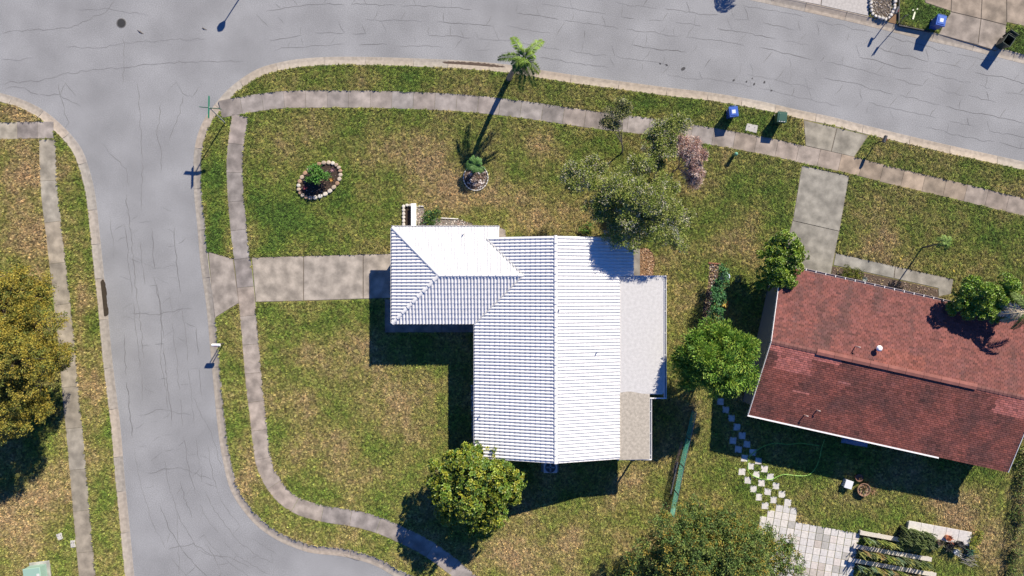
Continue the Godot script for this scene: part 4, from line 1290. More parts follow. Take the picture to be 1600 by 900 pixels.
# ---------- planters, beds and small things round the houses ----------
func stone_mesh(sx: float, sy: float, sz: float, col: Color) -> ArrayMesh:
	# a rounded, slightly irregular block
	var mb := MB.new()
	var rows := []
	for q in [[0.0, 0.96], [0.7, 1.0], [0.93, 0.86], [1.0, 0.55]]:
		var ring := []
		for i in 8:
			var a := TAU * (i + 0.5) / 8
			var f := 1.0 / maxf(absf(cos(a)), absf(sin(a)))
			f = lerpf(1.0, f, 0.75) * rng.randf_range(0.93, 1.05)
			ring.append(Vector3(cos(a) * f * sx * 0.5 * q[1], q[0] * sy, sin(a) * f * sz * 0.5 * q[1]))
		rows.append(ring)
	for r in rows.size() - 1:
		for i in 8:
			var j := (i + 1) % 8
			mb.quad(rows[r][i], rows[r][j], rows[r + 1][j], rows[r + 1][i], Vector3(0, sy * 0.4, 0), col)
	for i in range(1, 7): mb.face(rows[3][0], rows[3][i], rows[3][i + 1], Vector3.UP, col)
	return mb.mesh()
func clutter(parent: Node3D, called: String, poly: PackedVector2Array, n: int, y: float, sz: float, cols: Array) -> void:
	# loose chips and pebbles lying in a bed
	var mb := MB.new()
	var lo := poly[0]
	var hi := poly[0]
	for p in poly:
		lo = lo.min(p)
		hi = hi.max(p)
	for i in n:
		var p := Vector2(rng.randf_range(lo.x, hi.x), rng.randf_range(lo.y, hi.y))
		if not Geometry2D.is_point_in_polygon(p, poly): continue
		var s := sz * rng.randf_range(0.5, 1.3)
		mb.box(Transform3D(Basis.from_euler(Vector3(rng.randf_range(-0.4, 0.4), rng.randf() * TAU, rng.randf_range(-0.4, 0.4))), Vector3(p.x, y, p.y)), Vector3(s, s * 0.5, s * rng.randf_range(0.4, 0.9)), vary(cols[rng.randi() % cols.size()], 0.25, 0.05), 0.7)
	part(called, mb, M.plain, parent, Vector3.ZERO, "stuff")
func build_garden() -> void:
	# oval planter of stacked stones
	var c := P(500, 282)
	var t := thing("oval_planter", "oval planter ringed with pale stones on the white house lawn", "planter", c)
	var a := 36.0 / UPM
	var b := 23.0 / UPM
	var turn := deg_to_rad(-33.0)
	var n := 26
	var cols := [Color(0.5, 0.4, 0.3), Color(0.55, 0.46, 0.36), Color(0.46, 0.37, 0.28), Color(0.62, 0.58, 0.5), Color(0.4, 0.26, 0.17)]
	for i in n:
		var s := TAU * i / n
		var p := Vector2(cos(s) * a, sin(s) * b).rotated(turn)
		var d := Vector2(-sin(s) * a, cos(s) * b).rotated(turn)
		var st := stone_mesh(d.length() * TAU / n * 0.95, rng.randf_range(0.17, 0.24), 0.3, vary(cols[rng.randi() % cols.size()], 0.12, 0.03))
		partm("stone", st, M.paver, t, Vector3(p.x, 0, p.y), -d.angle() + rng.randf_range(-0.08, 0.08))
	var sb := MB.new()
	sb.prism(ellipse(Vector2.ZERO, a - 0.02, b - 0.02, turn), 0.0, 0.1, Color.WHITE)
	part("soil", sb, M.soil, t)
	clutter(t, "bark_chips", ellipse(Vector2.ZERO, a - 0.15, b - 0.15, turn), 300, 0.11, 0.07, [Color(0.08, 0.05, 0.03), Color(0.2, 0.12, 0.08), Color(0.3, 0.26, 0.24), Color(0.13, 0.08, 0.06)])
	mask_poly(ellipse(Vector2(c.x, c.z), a + 0.12, b + 0.12, turn))
	shrub("leafy_shrub", "bright green leafy shrub inside the oval stone planter", P(501, 277) + Vector3(0, 0.08, 0), [[Vector3(0, 0.62, 0), Vector3(0.72, 0.42, 0.66)], [Vector3(0.25, 0.6, -0.2), Vector3(0.45, 0.35, 0.45)], [Vector3(-0.3, 0.55, 0.1), Vector3(0.45, 0.35, 0.45)]], {"clumps": 150, "per": 14, "rc": 0.12, "len": 0.15, "wid": 0.055, "mode": "spray", "fill": 0.2, "out": 0.7, "cols": [Color(0.06, 0.165, 0.022), Color(0.075, 0.19, 0.03), Color(0.05, 0.13, 0.02), Color(0.11, 0.21, 0.04)]}, M.leaf)
	for q in [[481, 283, Color(0.35, 0.2, 0.06), "orange-brown"], [519, 281, Color(0.4, 0.2, 0.05), "orange"], [477, 294, Color(0.22, 0.04, 0.06), "dark red"], [521, 266, Color(0.3, 0.16, 0.17), "dusky pink"]]:
		var sp := thing("bedding_plant", "low %s plant inside the oval stone planter" % q[3], "plant", P(q[0], q[1]) + Vector3(0, 0.09, 0))
		var mb := MB.new()
		for k in 16:
			var d := Vector3(cos(k * 2.4), rng.randf_range(0.3, 0.9), sin(k * 2.4)).normalized()
			mb.leaf(Vector3.ZERO, d, d.cross(Vector3.UP).normalized(), rng.randf_range(0.14, 0.26), 0.06, vary(q[2], 0.25, 0.1))
		part("leaves", mb, M.leaf, sp)
	# round ring planter with the cycad
	c = P(743.5, 278)
	t = thing("round_planter", "round planter with thin white scalloped edging", "planter", c)
	var rr := 19.0 / UPM
	var sc := stone_mesh(TAU * rr / 26 * 0.96, 0.17, 0.075, Color(0.74, 0.73, 0.7))
	for i in 26:
		var s := TAU * i / 26
		partm("edging_block", sc, M.paver, t, Vector3(cos(s) * rr, 0, sin(s) * rr * 1.04), -s + PI * 0.5)
	sb = MB.new()
	sb.prism(ellipse(Vector2.ZERO, rr - 0.02, rr * 1.04 - 0.02, 0.0), 0.0, 0.07, Color.WHITE)
	part("soil", sb, M.mulch, t)
	clutter(t, "rock_chips", ellipse(Vector2.ZERO, rr - 0.1, rr - 0.1, 0.0), 200, 0.09, 0.13, [Color(0.34, 0.26, 0.22), Color(0.42, 0.36, 0.32), Color(0.22, 0.14, 0.11), Color(0.5, 0.46, 0.44), Color(0.1, 0.07, 0.06)])
	mask_poly(ellipse(Vector2(c.x, c.z), rr + 0.05, rr + 0.08, 0.0))
	var cy := thing("cycad", "dark green cycad growing in the round white-edged planter", "shrub", P(743, 263) + Vector3(0, 0.06, 0))
	var ct := MB.new()
	ct.tube([Vector3.ZERO, Vector3(0, 0.5, 0), Vector3(0, 0.95, -0.05)], [0.14, 0.15, 0.12], 10, Color(0.13, 0.1, 0.07))
	part("trunk", ct, M.bark, cy)
	for i in 17:
		var me := frond(rng.randf_range(0.7, 0.95), 26, 0.17, vary(Color(0.045, 0.105, 0.022), 0.15), rng.randf_range(0.2, 0.9), 0.5)
		partm("frond", me, M.leaf, cy, Vector3(0, 0.95, -0.05), i * 2.4)
	# stone edged bed, low white wall and bush by the garage
	flat_bed("planting_bed", "dark soil bed beside the low white wall", plan([631, 322, 645, 322, 645, 362, 631, 362]), 0.03, M.soil)
	var gb := flat_bed("gravel_bed", "pale gravel bed along the garage front wall", plan([651, 323, 662, 322, 668, 338, 690, 341, 718, 342, 735, 348, 752, 354, 775, 356, 775, 368, 651, 368]), 0.02, M.gravel)
	clutter(gb, "pebbles", plan([651, 323, 662, 322, 668, 338, 690, 341, 718, 342, 735, 348, 752, 354, 775, 356, 775, 366, 651, 366]), 900, 0.035, 0.08, [Color(0.6, 0.54, 0.48), Color(0.42, 0.34, 0.28), Color(0.7, 0.66, 0.62), Color(0.3, 0.2, 0.16), Color(0.5, 0.4, 0.36)])
	t = thing("stone_border", "row of rounded white stones bordering the garage bed", "border", P(631, 338))
	for i in 8:
		partm("stone", stone_mesh(0.27, 0.2, 0.23, vary(Color(0.66, 0.62, 0.55), 0.1)), M.paver, t, P(631, 323 + i * 5.6) - P(631, 338), PI * 0.5)
	for i in 2:
		partm("stone", stone_mesh(0.27, 0.2, 0.21, vary(Color(0.66, 0.62, 0.55), 0.1)), M.paver, t, P(636.5 + i * 5.5, 321) - P(631, 338))
	t = thing("low_wall", "low white wall running out from the garage front", "wall", P(647.5, 340))
	var mb2 := MB.new()
	mb2.slab(Transform3D(Basis(), Vector3(0, 0.2, 0)), Vector3(0.3, 0.4, 1.85), 0.02, Color(0.72, 0.72, 0.71))
	part("wall_body", mb2, M.paint, t)
	mb2 = MB.new()
	mb2.slab(Transform3D(Basis(), Vector3(0, 0.425, 0)), Vector3(0.37, 0.05, 1.95), 0.015, Color(0.8, 0.8, 0.8))
	part("coping", mb2, M.paint, t)
	for q in [[654, 322, 662, 322.3, "short white edging strip beside the low wall"], [688, 340.5, 716, 342, "white edging strip along the gravel bed"]]:
		t = thing("edging_strip", q[4], "edging", P((q[0] + q[2]) * 0.5, (q[1] + q[3]) * 0.5))
		mb2 = MB.new()
		mb2.bar(P(q[0], q[1], 0.04), P(q[2], q[3], 0.04), 0.06, 0.12, Color(0.72, 0.7, 0.68))
		part("strip", mb2, M.paint, t, t.position)
	shrub("bush", "dark leafy bush with yellow leaves beside the low white wall", P(675, 341), [[Vector3(0, 0.5, 0), Vector3(0.5, 0.4, 0.6)], [Vector3(0.1, 0.55, -0.45), Vector3(0.4, 0.35, 0.4)], [Vector3(-0.3, 0.4, 0.35), Vector3(0.35, 0.3, 0.35)]], {"clumps": 80, "per": 10, "rc": 0.13, "len": 0.16, "wid": 0.08, "mode": "spray", "fill": 0.2, "out": 0.6, "cols": [Color(0.035, 0.085, 0.02), Color(0.05, 0.11, 0.02), Color(0.14, 0.16, 0.02), Color(0.03, 0.07, 0.02)]}, M.leaf)
	shrub("bush", "small green weed bush at the north wall under the roof edge", P(916, 356), [[Vector3(0, 0.25, 0), Vector3(0.4, 0.25, 0.3)]], {"clumps": 26, "per": 9, "rc": 0.12, "len": 0.15, "wid": 0.07, "mode": "spray", "out": 0.6, "cols": [Color(0.05, 0.12, 0.02), Color(0.09, 0.14, 0.02)]}, M.leaf)
	# sandy bed by the porch corner
	var sd := flat_bed("sand_bed", "orange sandy bed with leaf litter by the flat roof corner", smooth(plan([1000, 386, 1012, 388, 1021, 396, 1023, 415, 1020, 434, 1000, 434, 1000, 386]), 0.3), 0.015, M.sand)
	clutter(sd, "leaf_litter", plan([1001, 388, 1012, 389, 1019, 397, 1021, 415, 1018, 432, 1001, 432]), 240, 0.03, 0.09, [Color(0.3, 0.15, 0.08), Color(0.45, 0.3, 0.18), Color(0.12, 0.07, 0.05), Color(0.5, 0.36, 0.25)])
	# pebble strip along the shaded west wall
	var ps := flat_bed("gravel_bed", "narrow pale gravel strip along the shaded west wall", plan([735, 600, 757, 600, 757, 695, 737, 695]), 0.015, M.gravel)
	clutter(ps, "pebbles", plan([736, 602, 756, 602, 756, 693, 738, 693]), 500, 0.03, 0.09, [Color(0.6, 0.58, 0.56), Color(0.4, 0.38, 0.36), Color(0.7, 0.69, 0.68)])
	# air conditioner
	var ac := P(860, 730, 0.75)
	ac.y = 0.0
	t = thing("air_conditioner", "grey air conditioner with round fan under the white roof edge", "air conditioner", ac)
	mb2 = MB.new()
	mb2.slab(Transform3D(Basis(), Vector3(0, 0.04, 0)), Vector3(1.25, 0.09, 1.0), 0.02, Color(0.42, 0.4, 0.38))
	part("pad", mb2, M.conc, t)
	mb2 = MB.new()
	mb2.slab(Transform3D(Basis(), Vector3(0, 0.44, 0)), Vector3(0.95, 0.7, 0.8), 0.03, Color(0.42, 0.44, 0.46))
	part("cabinet", mb2, M.paint, t)
	mb2 = MB.new()
	mb2.lathe(Vector3(0, 0.79, 0), [[0.36, 0.0], [0.37, 0.03], [0.33, 0.03], [0.33, 0.004], [0.0, 0.004]], 22, Color(0.03, 0.03, 0.035))
	part("fan_ring", mb2, M.plastic, t)
	for k in 4:
		mb2 = MB.new()
		mb2.box(Transform3D(Basis(Vector3.UP, k * PI * 0.5) * Basis(Vector3.RIGHT, 0.3), Vector3(cos(-k * PI * 0.5) * 0.17, 0.815, sin(-k * PI * 0.5) * 0.17)), Vector3(0.26, 0.008, 0.12), Color(0.3, 0.32, 0.34))
		part("fan_blade", mb2, M.plastic, t)
	for k in 5:
		mb2 = MB.new()
		var pts := []
		var rad := []
		for i in 21:
			pts.append(Vector3(cos(TAU * i / 20.0), 0, sin(TAU * i / 20.0)) * (0.07 + k * 0.065) + Vector3(0, 0.84, 0))
			rad.append(0.005)
		mb2.tube(pts, rad, 5, Color(0.2, 0.2, 0.21), false)
		part("guard_ring", mb2, M.metal, t)
	mask_poly(PackedVector2Array([Vector2(ac.x - 0.6, ac.z - 0.5), Vector2(ac.x + 0.6, ac.z - 0.5), Vector2(ac.x + 0.6, ac.z + 0.5), Vector2(ac.x - 0.6, ac.z + 0.5)]))
	# red house front bed
	var fb := flat_bed("mulch_bed", "brown mulch bed between the red roof gutter and front path", plan([1301, 415.5, 1396, 436, 1465, 451.5, 1466, 463, 1470, 480, 1296, 442]), 0.015, M.mulch)
	clutter(fb, "leaf_litter", plan([1301, 417, 1396, 437, 1463, 453, 1464, 463, 1468, 478, 1298, 440]), 1300, 0.03, 0.075, [Color(0.3, 0.2, 0.15), Color(0.42, 0.33, 0.27), Color(0.5, 0.42, 0.2), Color(0.14, 0.09, 0.07), Color(0.36, 0.26, 0.2)])
	var hb := P(1329, 425.5)
	t = shrub("clipped_bush", "clipped yellow-green bush in the red house front bed", hb, [[Vector3(-0.45, 0.3, -0.1), Vector3(0.45, 0.3, 0.42)], [Vector3(0.0, 0.32, 0.0), Vector3(0.48, 0.32, 0.42)], [Vector3(0.45, 0.3, 0.1), Vector3(0.42, 0.3, 0.4)]], {"clumps": 130, "per": 12, "rc": 0.1, "len": 0.09, "wid": 0.045, "mode": "spray", "fill": 0.2, "out": 0.7, "rise": 0.4, "cols": [Color(0.12, 0.14, 0.02), Color(0.16, 0.17, 0.02), Color(0.08, 0.1, 0.02)]}, M.leaf)
	t = thing("agave", "small blue-grey spiky rosette in the front bed", "plant", P(1350.5, 436.5))
	mb2 = MB.new()
	for k in 22:
		var d := Vector3(cos(k * 2.4), rng.randf_range(0.25, 1.0), sin(k * 2.4)).normalized()
		mb2.leaf(Vector3.ZERO, d, d.cross(Vector3.UP).normalized(), rng.randf_range(0.2, 0.3), 0.05, vary(Color(0.35, 0.4, 0.38), 0.12), 0.4)
	part("leaves", mb2, M.leaf, t)
	# far side rock garden
	var rg := plan([1360, -60, 1398, -60, 1394, 18, 1386, 29, 1370, 26, 1362, 18])
	var rb := flat_bed("gravel_bed", "grey-brown gravel bed ringed by white rocks across the street", rg, 0.03, mat(Color(0.3, 0.24, 0.19), 0.95, M.gravel.albedo_texture, 0.3))
	clutter(rb, "chips", rg, 900, 0.045, 0.09, [Color(0.3, 0.25, 0.2), Color(0.2, 0.15, 0.1), Color(0.42, 0.38, 0.33)])
	flat_bed("sand_bed", "tan sandy strip beside the white rocks across the street", plan([1398, -60, 1404, -60, 1402, 38, 1388, 35, 1390, 28, 1396, 18]), 0.02, M.sand)
	t = thing("rock_border", "border of white rocks around the gravel bed across the street", "border", P(1380, 28))
	var ring := smooth(plan([1358, -50, 1359, 0, 1360.5, 18, 1365, 25, 1373, 28, 1386, 31, 1391, 24, 1396.5, 12, 1398, -50]), 0.26)
	for p in ring:
		partm("rock", stone_mesh(rng.randf_range(0.18, 0.3), rng.randf_range(0.16, 0.26), rng.randf_range(0.16, 0.24), vary(Color(0.68, 0.65, 0.6), 0.14)), M.paver, t, Vector3(p.x, 0.0, p.y) - t.position, rng.randf() * TAU)
	t = thing("edge_shade_bars", "low black bars standing in for shade along the lawn patch edge across the street", "edging", P(1405, 38))  # black bars stand in for the shade band along the thick turf edge
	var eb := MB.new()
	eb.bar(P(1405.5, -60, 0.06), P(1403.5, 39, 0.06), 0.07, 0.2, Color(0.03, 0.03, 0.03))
	part("shade_bar", eb, M.plastic, t, t.position)
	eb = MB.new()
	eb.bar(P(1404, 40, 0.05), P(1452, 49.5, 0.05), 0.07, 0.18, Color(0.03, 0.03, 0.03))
	part("shade_bar", eb, M.plastic, t, t.position)

# ---------- things along the street ----------
func wheelie(called: String, label: String, top_at: Vector3, yaw: float, col: Color, lid: Color, sticker: bool, open := false, sc := 1.0) -> void:
	var t := thing(called, label, "bin", Vector3(top_at.x, 0, top_at.z), yaw, "wheeled bins at the kerbs")
	var h := 1.0 * sc
	var w0 := Vector2(0.25, 0.27) * sc
	var w1 := Vector2(0.31, 0.36) * sc
	var body := MB.new()
	var lo := []
	var hi := []
	var inn := []
	for q in [[-1, -1], [1, -1], [1, 1], [-1, 1]]:
		lo.append(Vector3(w0.x * q[0], 0.05, w0.y * q[1]))
		hi.append(Vector3(w1.x * q[0], h, w1.y * q[1]))
		inn.append(Vector3((w1.x - 0.03) * q[0], h, (w1.y - 0.03) * q[1]))
	var flo := []
	for q in inn: flo.append(Vector3(q.x * 0.8, 0.12, q.z * 0.8))
	for i in 4:
		var j := (i + 1) % 4
		body.quad(lo[i], lo[j], hi[j], hi[i], Vector3(0, 0.5, 0), col)
		body.quadn(hi[i], hi[j], inn[j], inn[i], Vector3.UP, col)
		body.quadn(inn[i], inn[j], flo[j], flo[i], -(inn[i] + inn[j]).normalized() * Vector3(1, 0, 1), col)
	body.quadn(flo[0], flo[1], flo[2], flo[3], Vector3.UP, col)
	body.quadn(lo[0], lo[1], lo[2], lo[3], Vector3.DOWN, col)
	part("body", body, M.plastic, t)
	var rim := MB.new()
	for i in 4:
		rim.bar(hi[i] + Vector3(0, -0.03, 0), hi[(i + 1) % 4] + Vector3(0, -0.03, 0), 0.035, 0.05, col)
	part("rim", rim, M.plastic, t)
	var ld := MB.new()
	var lx := Transform3D(Basis(), Vector3(0, h + 0.045, 0.0))
	if open: lx = Transform3D(Basis(Vector3.RIGHT, -1.9), Vector3(0, h - 0.26, -w1.y - 0.16))
	ld.slab(lx, Vector3(w1.x * 2 + 0.06, 0.06, w1.y * 2 + 0.05), 0.025, lid)
	ld.slab(lx * Transform3D(Basis(), Vector3(0, 0.045, 0.02)), Vector3(w1.x * 1.6, 0.035, w1.y * 1.5), 0.02, lid)
	var l := part("lid", ld, M.plastic, t)
	if sticker:
		var sb := MB.new()
		sb.box(lx * Transform3D(Basis(), Vector3(0.0, 0.066, 0.0)), Vector3(0.25, 0.006, 0.26), Color(0.6, 0.66, 0.75))
		part("lid_label", sb, M.paint, l)
	else:
		for k in 3:
			var sb := MB.new()
			sb.box(lx * Transform3D(Basis(), Vector3(-0.17 + k * 0.17, 0.04, w1.y * 0.86)), Vector3(0.1, 0.012, 0.05), Color(0.55, 0.6, 0.58))
			if not open: part("lid_mark", sb, M.paint, l)
	var hd := MB.new()
	hd.tube([Vector3(-w1.x * 0.8, h - 0.06, -w1.y), Vector3(-w1.x * 0.8, h + 0.01, -w1.y - 0.08), Vector3(w1.x * 0.8, h + 0.01, -w1.y - 0.08), Vector3(w1.x * 0.8, h - 0.06, -w1.y)], [0.018, 0.018, 0.018, 0.018], 7, col)
	part("handle", hd, M.plastic, t)
	for s in [-1.0, 1.0]:
		var wh := MB.new()
		wh.tube([Vector3(s * w0.x * 0.85, 0.12, -w0.y - 0.03), Vector3(s * (w0.x * 0.85 + 0.06), 0.12, -w0.y - 0.03)], [0.12, 0.12], 14, Color(0.02, 0.02, 0.02))
		part("wheel", wh, M.plastic, t)
	var p := PackedVector2Array()
	for q in lo:
		var g: Vector3 = t.transform * q
		p.append(Vector2(g.x, g.z))
	mask_poly(p)
func mailbox(label: String, base: Vector3, box_at: Vector3, yaw: float, col: Color, post: Color, legs: int, size := Vector3(0.22, 0.22, 0.5)) -> void:
	var t := thing("mailbox", label, "mailbox", base, 0.0, "roadside mailboxes")
	var b := box_at - base
	var ax := Vector3(sin(yaw), 0, cos(yaw))
	for k in legs:
		var mb := MB.new()
		var o := ax * (0.12 * (k - (legs - 1) * 0.5) * 1.6) if legs > 1 else Vector3.ZERO
		mb.tube([o, o + Vector3(b.x * 0.3, b.y * 0.75, b.z * 0.3), o + Vector3(b.x * 0.8, b.y - 0.03, b.z * 0.8)], [0.035, 0.035, 0.035], 8, post)
		part("post", mb, M.wood, t)
	var bm := MB.new()
	var x := ax.cross(Vector3.UP)
	var seg := 10
	var ring := [Vector2(-1, 0)]
	for i in seg + 1:
		var a := PI - PI * i / seg
		ring.append(Vector2(cos(a), 0.45 + 0.55 * sin(a)))
	ring.append(Vector2(1, 0))
	for i in ring.size():
		var j := (i + 1) % ring.size()
		var p0: Vector3 = b + x * (ring[i].x * size.x * 0.5) + Vector3.UP * (ring[i].y * size.y)
		var p1: Vector3 = b + x * (ring[j].x * size.x * 0.5) + Vector3.UP * (ring[j].y * size.y)
		bm.quad(p0 - ax * size.z * 0.5, p1 - ax * size.z * 0.5, p1 + ax * size.z * 0.5, p0 + ax * size.z * 0.5, b + Vector3.UP * size.y * 0.4, col)
		for s in [-1.0, 1.0]:
			bm.face(b + ax * (s * size.z * 0.5) + Vector3.UP * 0.1, p0 + ax * (s * size.z * 0.5), p1 + ax * (s * size.z * 0.5), ax * s, col)
	part("box", bm, M.paint, t)
	var dr := MB.new()
	dr.box(Transform3D(Basis(x, Vector3.UP, ax), b + ax * (size.z * 0.5 + 0.008) + Vector3.UP * size.y * 0.35), Vector3(size.x * 0.9, size.y * 0.6, 0.012), col)
	part("door", dr, M.paint, t)
	var fl := MB.new()
	fl.box(Transform3D(Basis(x, Vector3.UP, ax), b + x * (size.x * 0.5 + 0.012) + Vector3.UP * size.y * 0.6), Vector3(0.012, 0.05, 0.2), Color(0.5, 0.05, 0.04))
	part("flag", fl, M.paint, t)
func build_street_things() -> void:
	# street name sign
	var base := P(351.5, 192)
	var top := P(326.5, 167.5, 3.35)
	var t := thing("street_sign", "street name sign with two crossed green blades on a thin pole", "street sign", base)
	var d := top - base
	var mb := MB.new()
	mb.tube([Vector3(0, -0.1, 0), d], [0.042, 0.04], 9, Color(0.42, 0.43, 0.42))
	part("pole", mb, M.paint, t)
	for q in [[Vector3(1, 0, 0.1), -0.2, Color(0.012, 0.05, 0.04)], [Vector3(-0.02, 0, 1), 0.02, Color(0.05, 0.30, 0.2)]]:
		mb = MB.new()
		var ax: Vector3 = q[0].normalized()
		var x := ax.cross(Vector3.UP)
		mb.box(Transform3D(Basis(ax, Vector3.UP, x), d + Vector3(0, q[1], 0)), Vector3(1.5, 0.22, 0.012), Color(0.02, 0.20, 0.13))
		part("blade", mb, M.paint, t)
		mb = MB.new()
		mb.bx(d + Vector3(0, q[1] - 0.13, 0), Vector3(0.07, 0.05, 0.07), Color(0.5, 0.52, 0.5))
		part("bracket", mb, M.metal, t)
	mailbox("white mailbox on a pair of thin posts beside the side street", P(348.5, 536.5), P(338.5, 539, 1.16), PI * 0.5, Color(0.78, 0.78, 0.78), Color(0.1, 0.09, 0.08), 2, Vector3(0.19, 0.22, 0.56))
	mailbox("black mailbox on a bent post beside the red house apron", P(1367, 225), P(1381.5, 218, 1.18), atan2(4.0, -10.5), Color(0.06, 0.065, 0.07), Color(0.03, 0.03, 0.03), 1, Vector3(0.2, 0.22, 0.5))
	mailbox("mailbox on a brown post at the rock border across the street", P(1386, 33), P(1400, 17, 1.25), atan2(5.0, -12.0), Color(0.1, 0.1, 0.11), Color(0.3, 0.2, 0.14), 1, Vector3(0.18, 0.22, 0.48))
	# garden post with a forked head
	t = thing("garden_post", "thin dark post with a forked head at the lawn corner across the street", "post", P(1404, 38))
	d = P(1412, 27, 1.35) - t.position
	mb = MB.new()
	mb.tube([Vector3.ZERO, d], [0.03, 0.03], 8, Color(0.06, 0.06, 0.06))
	part("shaft", mb, M.plastic, t)
	mb = MB.new()
	mb.box(Transform3D(Basis(Vector3.UP, 0.4), d + Vector3(0, 0.05, 0)), Vector3(0.22, 0.35, 0.04), Color(0.07, 0.07, 0.07))
	for s in [-1.0, 1.0]: mb.box(Transform3D(Basis(Vector3.UP, 0.4), d + Vector3(s * 0.07, 0.28, s * -0.03)), Vector3(0.07, 0.2, 0.04), Color(0.07, 0.07, 0.07))
	part("head", mb, M.plastic, t)
	# bins
	var blue := Color(0.02, 0.075, 0.34)
	wheelie("wheeled_bin", "blue recycling bin standing on the verge by the main street", P(1147, 174, 1.1), 0.12, blue, Color(0.03, 0.10, 0.42), true, false, 0.95)
	wheelie("wheeled_bin", "dark green bin beside the red house driveway apron", P(1223, 182.5, 1.15), -0.1, Color(0.012, 0.06, 0.04), Color(0.02, 0.085, 0.06), false)
	wheelie("wheeled_bin", "blue recycling bin on the lawn corner across the street", P(1471.5, 31.5, 1.1), -0.22, blue, Color(0.03, 0.11, 0.45), true)
	wheelie("wheeled_bin", "open dark green bin standing across the street at right", P(1578.5, 62, 1.1), -0.6, Color(0.03, 0.045, 0.035), Color(0.03, 0.045, 0.035), false, true)
	# green post, meter cover, litter
	t = thing("utility_post", "short green round-topped utility post on the lawn", "post", Vector3(P(1151, 240, 0.75).x, 0, P(1151, 240, 0.75).z))
	mb = MB.new()
	mb.lathe(Vector3.ZERO, [[0.12, 0.0], [0.12, 0.6]], 16, Color(0.04, 0.16, 0.10))
	part("casing", mb, M.plastic, t)
	mb = MB.new()
	mb.lathe(Vector3.ZERO, [[0.135, 0.58], [0.135, 0.66], [0.1, 0.73], [0.05, 0.765], [0.0, 0.77]], 16, Color(0.14, 0.34, 0.24))
	part("cap", mb, M.plastic, t)
	var cov := [["meter_cover", "pale concrete meter cover with two finger holes in the verge", 1174, 200.5, 18, 12, 0.22, Color(0.52, 0.5, 0.47)], ["valve_cover", "small white valve cover in the lawn left of the cream sidewalk", 94, 838, 8.5, 10, -0.35, Color(0.6, 0.58, 0.54)], ["valve_cover", "small square white cover touching the cream sidewalk", 114.5, 849.5, 7, 11, -0.08, Color(0.55, 0.53, 0.49)]]
	for q in cov:
		t = thing(q[0], q[1], "cover", P(q[2], q[3]), -q[6])
		mb = MB.new()
		mb.slab(Transform3D(Basis(), Vector3(0, 0.03, 0)), Vector3(q[4] / UPM, 0.1, q[5] / UPM), 0.015, q[7])
		part("lid", mb, M.paver, t)
		for s in [-1.0, 1.0]:
			mb = MB.new()
			mb.lathe(Vector3(s * q[4] / UPM * 0.25, 0.082, -0.08), [[0.035, 0.0], [0.03, 0.004], [0.0, 0.004]], 8, Color(0.06, 0.06, 0.06))
			part("finger_hole", mb, M.plain, t)
		var hp := PackedVector2Array()
		for w in [[-1, -1], [1, -1], [1, 1], [-1, 1]]:
			var g: Vector3 = t.transform * Vector3(w[0] * q[4] / UPM * 0.5, 0, w[1] * q[5] / UPM * 0.5)
			hp.append(Vector2(g.x, g.z))
		mask_poly(hp)
	t = thing("litter", "pale strip of litter lying on the lawn across the street", "litter", P(1427, 25))
	mb = MB.new()
	mb.bar(Vector3(0.09, 0.07, -0.27), Vector3(-0.08, 0.09, 0.27), 0.11, 0.02, Color(0.68, 0.7, 0.5))
	part("strip", mb, M.paint, t)
	mb = MB.new()
	mb.box(Transform3D(Basis(Vector3.UP, 0.5), Vector3(-0.04, 0.07, -0.4)), Vector3(0.13, 0.02, 0.09), Color(0.66, 0.68, 0.5))
	mb.box(Transform3D(Basis(Vector3.UP, -0.4), Vector3(0.25, 0.07, -0.48)), Vector3(0.09, 0.02, 0.1), Color(0.66, 0.68, 0.5))
	part("scraps", mb, M.paint, t)
	# manhole
	t = thing("manhole_cover", "round dark manhole cover in the street junction", "manhole cover", P(188.5, 35.5) + Vector3(0, -0.09, 0))
	mb = MB.new()
	mb.lathe(Vector3.ZERO, [[0.36, 0.002], [0.35, 0.012], [0.3, 0.014], [0.295, 0.006]], 26, Color(0.12, 0.115, 0.11))
	part("frame", mb, M.plain, t)
	mb = MB.new()
	mb.lathe(Vector3.ZERO, [[0.29, 0.004], [0.285, 0.012], [0.0, 0.012]], 26, Color(0.03, 0.03, 0.03))
	for i in range(-4, 5):
		var hw := sqrt(maxf(0.0, 0.072 - i * i * 0.0036))
		if hw > 0.05: mb.bx(Vector3(0, 0.016, i * 0.06), Vector3(hw * 2, 0.01, 0.025), Color(0.06, 0.06, 0.06))
	part("lid", mb, M.plain, t)
	# fallen twigs and palm debris on the road and lawn
	for q in [[218, 49, 0.45, "brown fallen frond piece on the asphalt near the manhole", 0.6], [318, 44, 0.3, "small fallen twig on the asphalt under the lamp shadow", 0.5], [88, 856, 0.5, "dark fallen twig on the lawn near the green utility cabinet", -0.9]]:
		t = thing("fallen_twig", q[3], "twig", P(q[0], q[1]) + Vector3(0, -0.07 if q[1] < 100 else 0.04, 0))
		mb = MB.new()
		var ax2 := Vector3(cos(q[4]), 0, sin(q[4]))
		mb.tube([-ax2 * q[2] * 0.5, Vector3(0, 0.03, 0.02), ax2 * q[2] * 0.5], [0.012, 0.02, 0.008], 5, Color(0.13, 0.1, 0.08))
		for k in 8: mb.leaf(ax2 * rng.randf_range(-0.4, 0.5) * q[2], (ax2 + rdir() * 0.5 * Vector3(1, 0.2, 1)).normalized(), Vector3(-ax2.z, 0.2, ax2.x), 0.13, 0.03, vary(Color(0.16, 0.13, 0.09), 0.2))
		part("stem", mb, M.bark, t)
	# green utility cabinet on its pad
	t = thing("utility_cabinet", "pale green utility cabinet on a concrete pad at bottom left", "cabinet", P(63.5, 893), deg_to_rad(7.0))
	mb = MB.new()
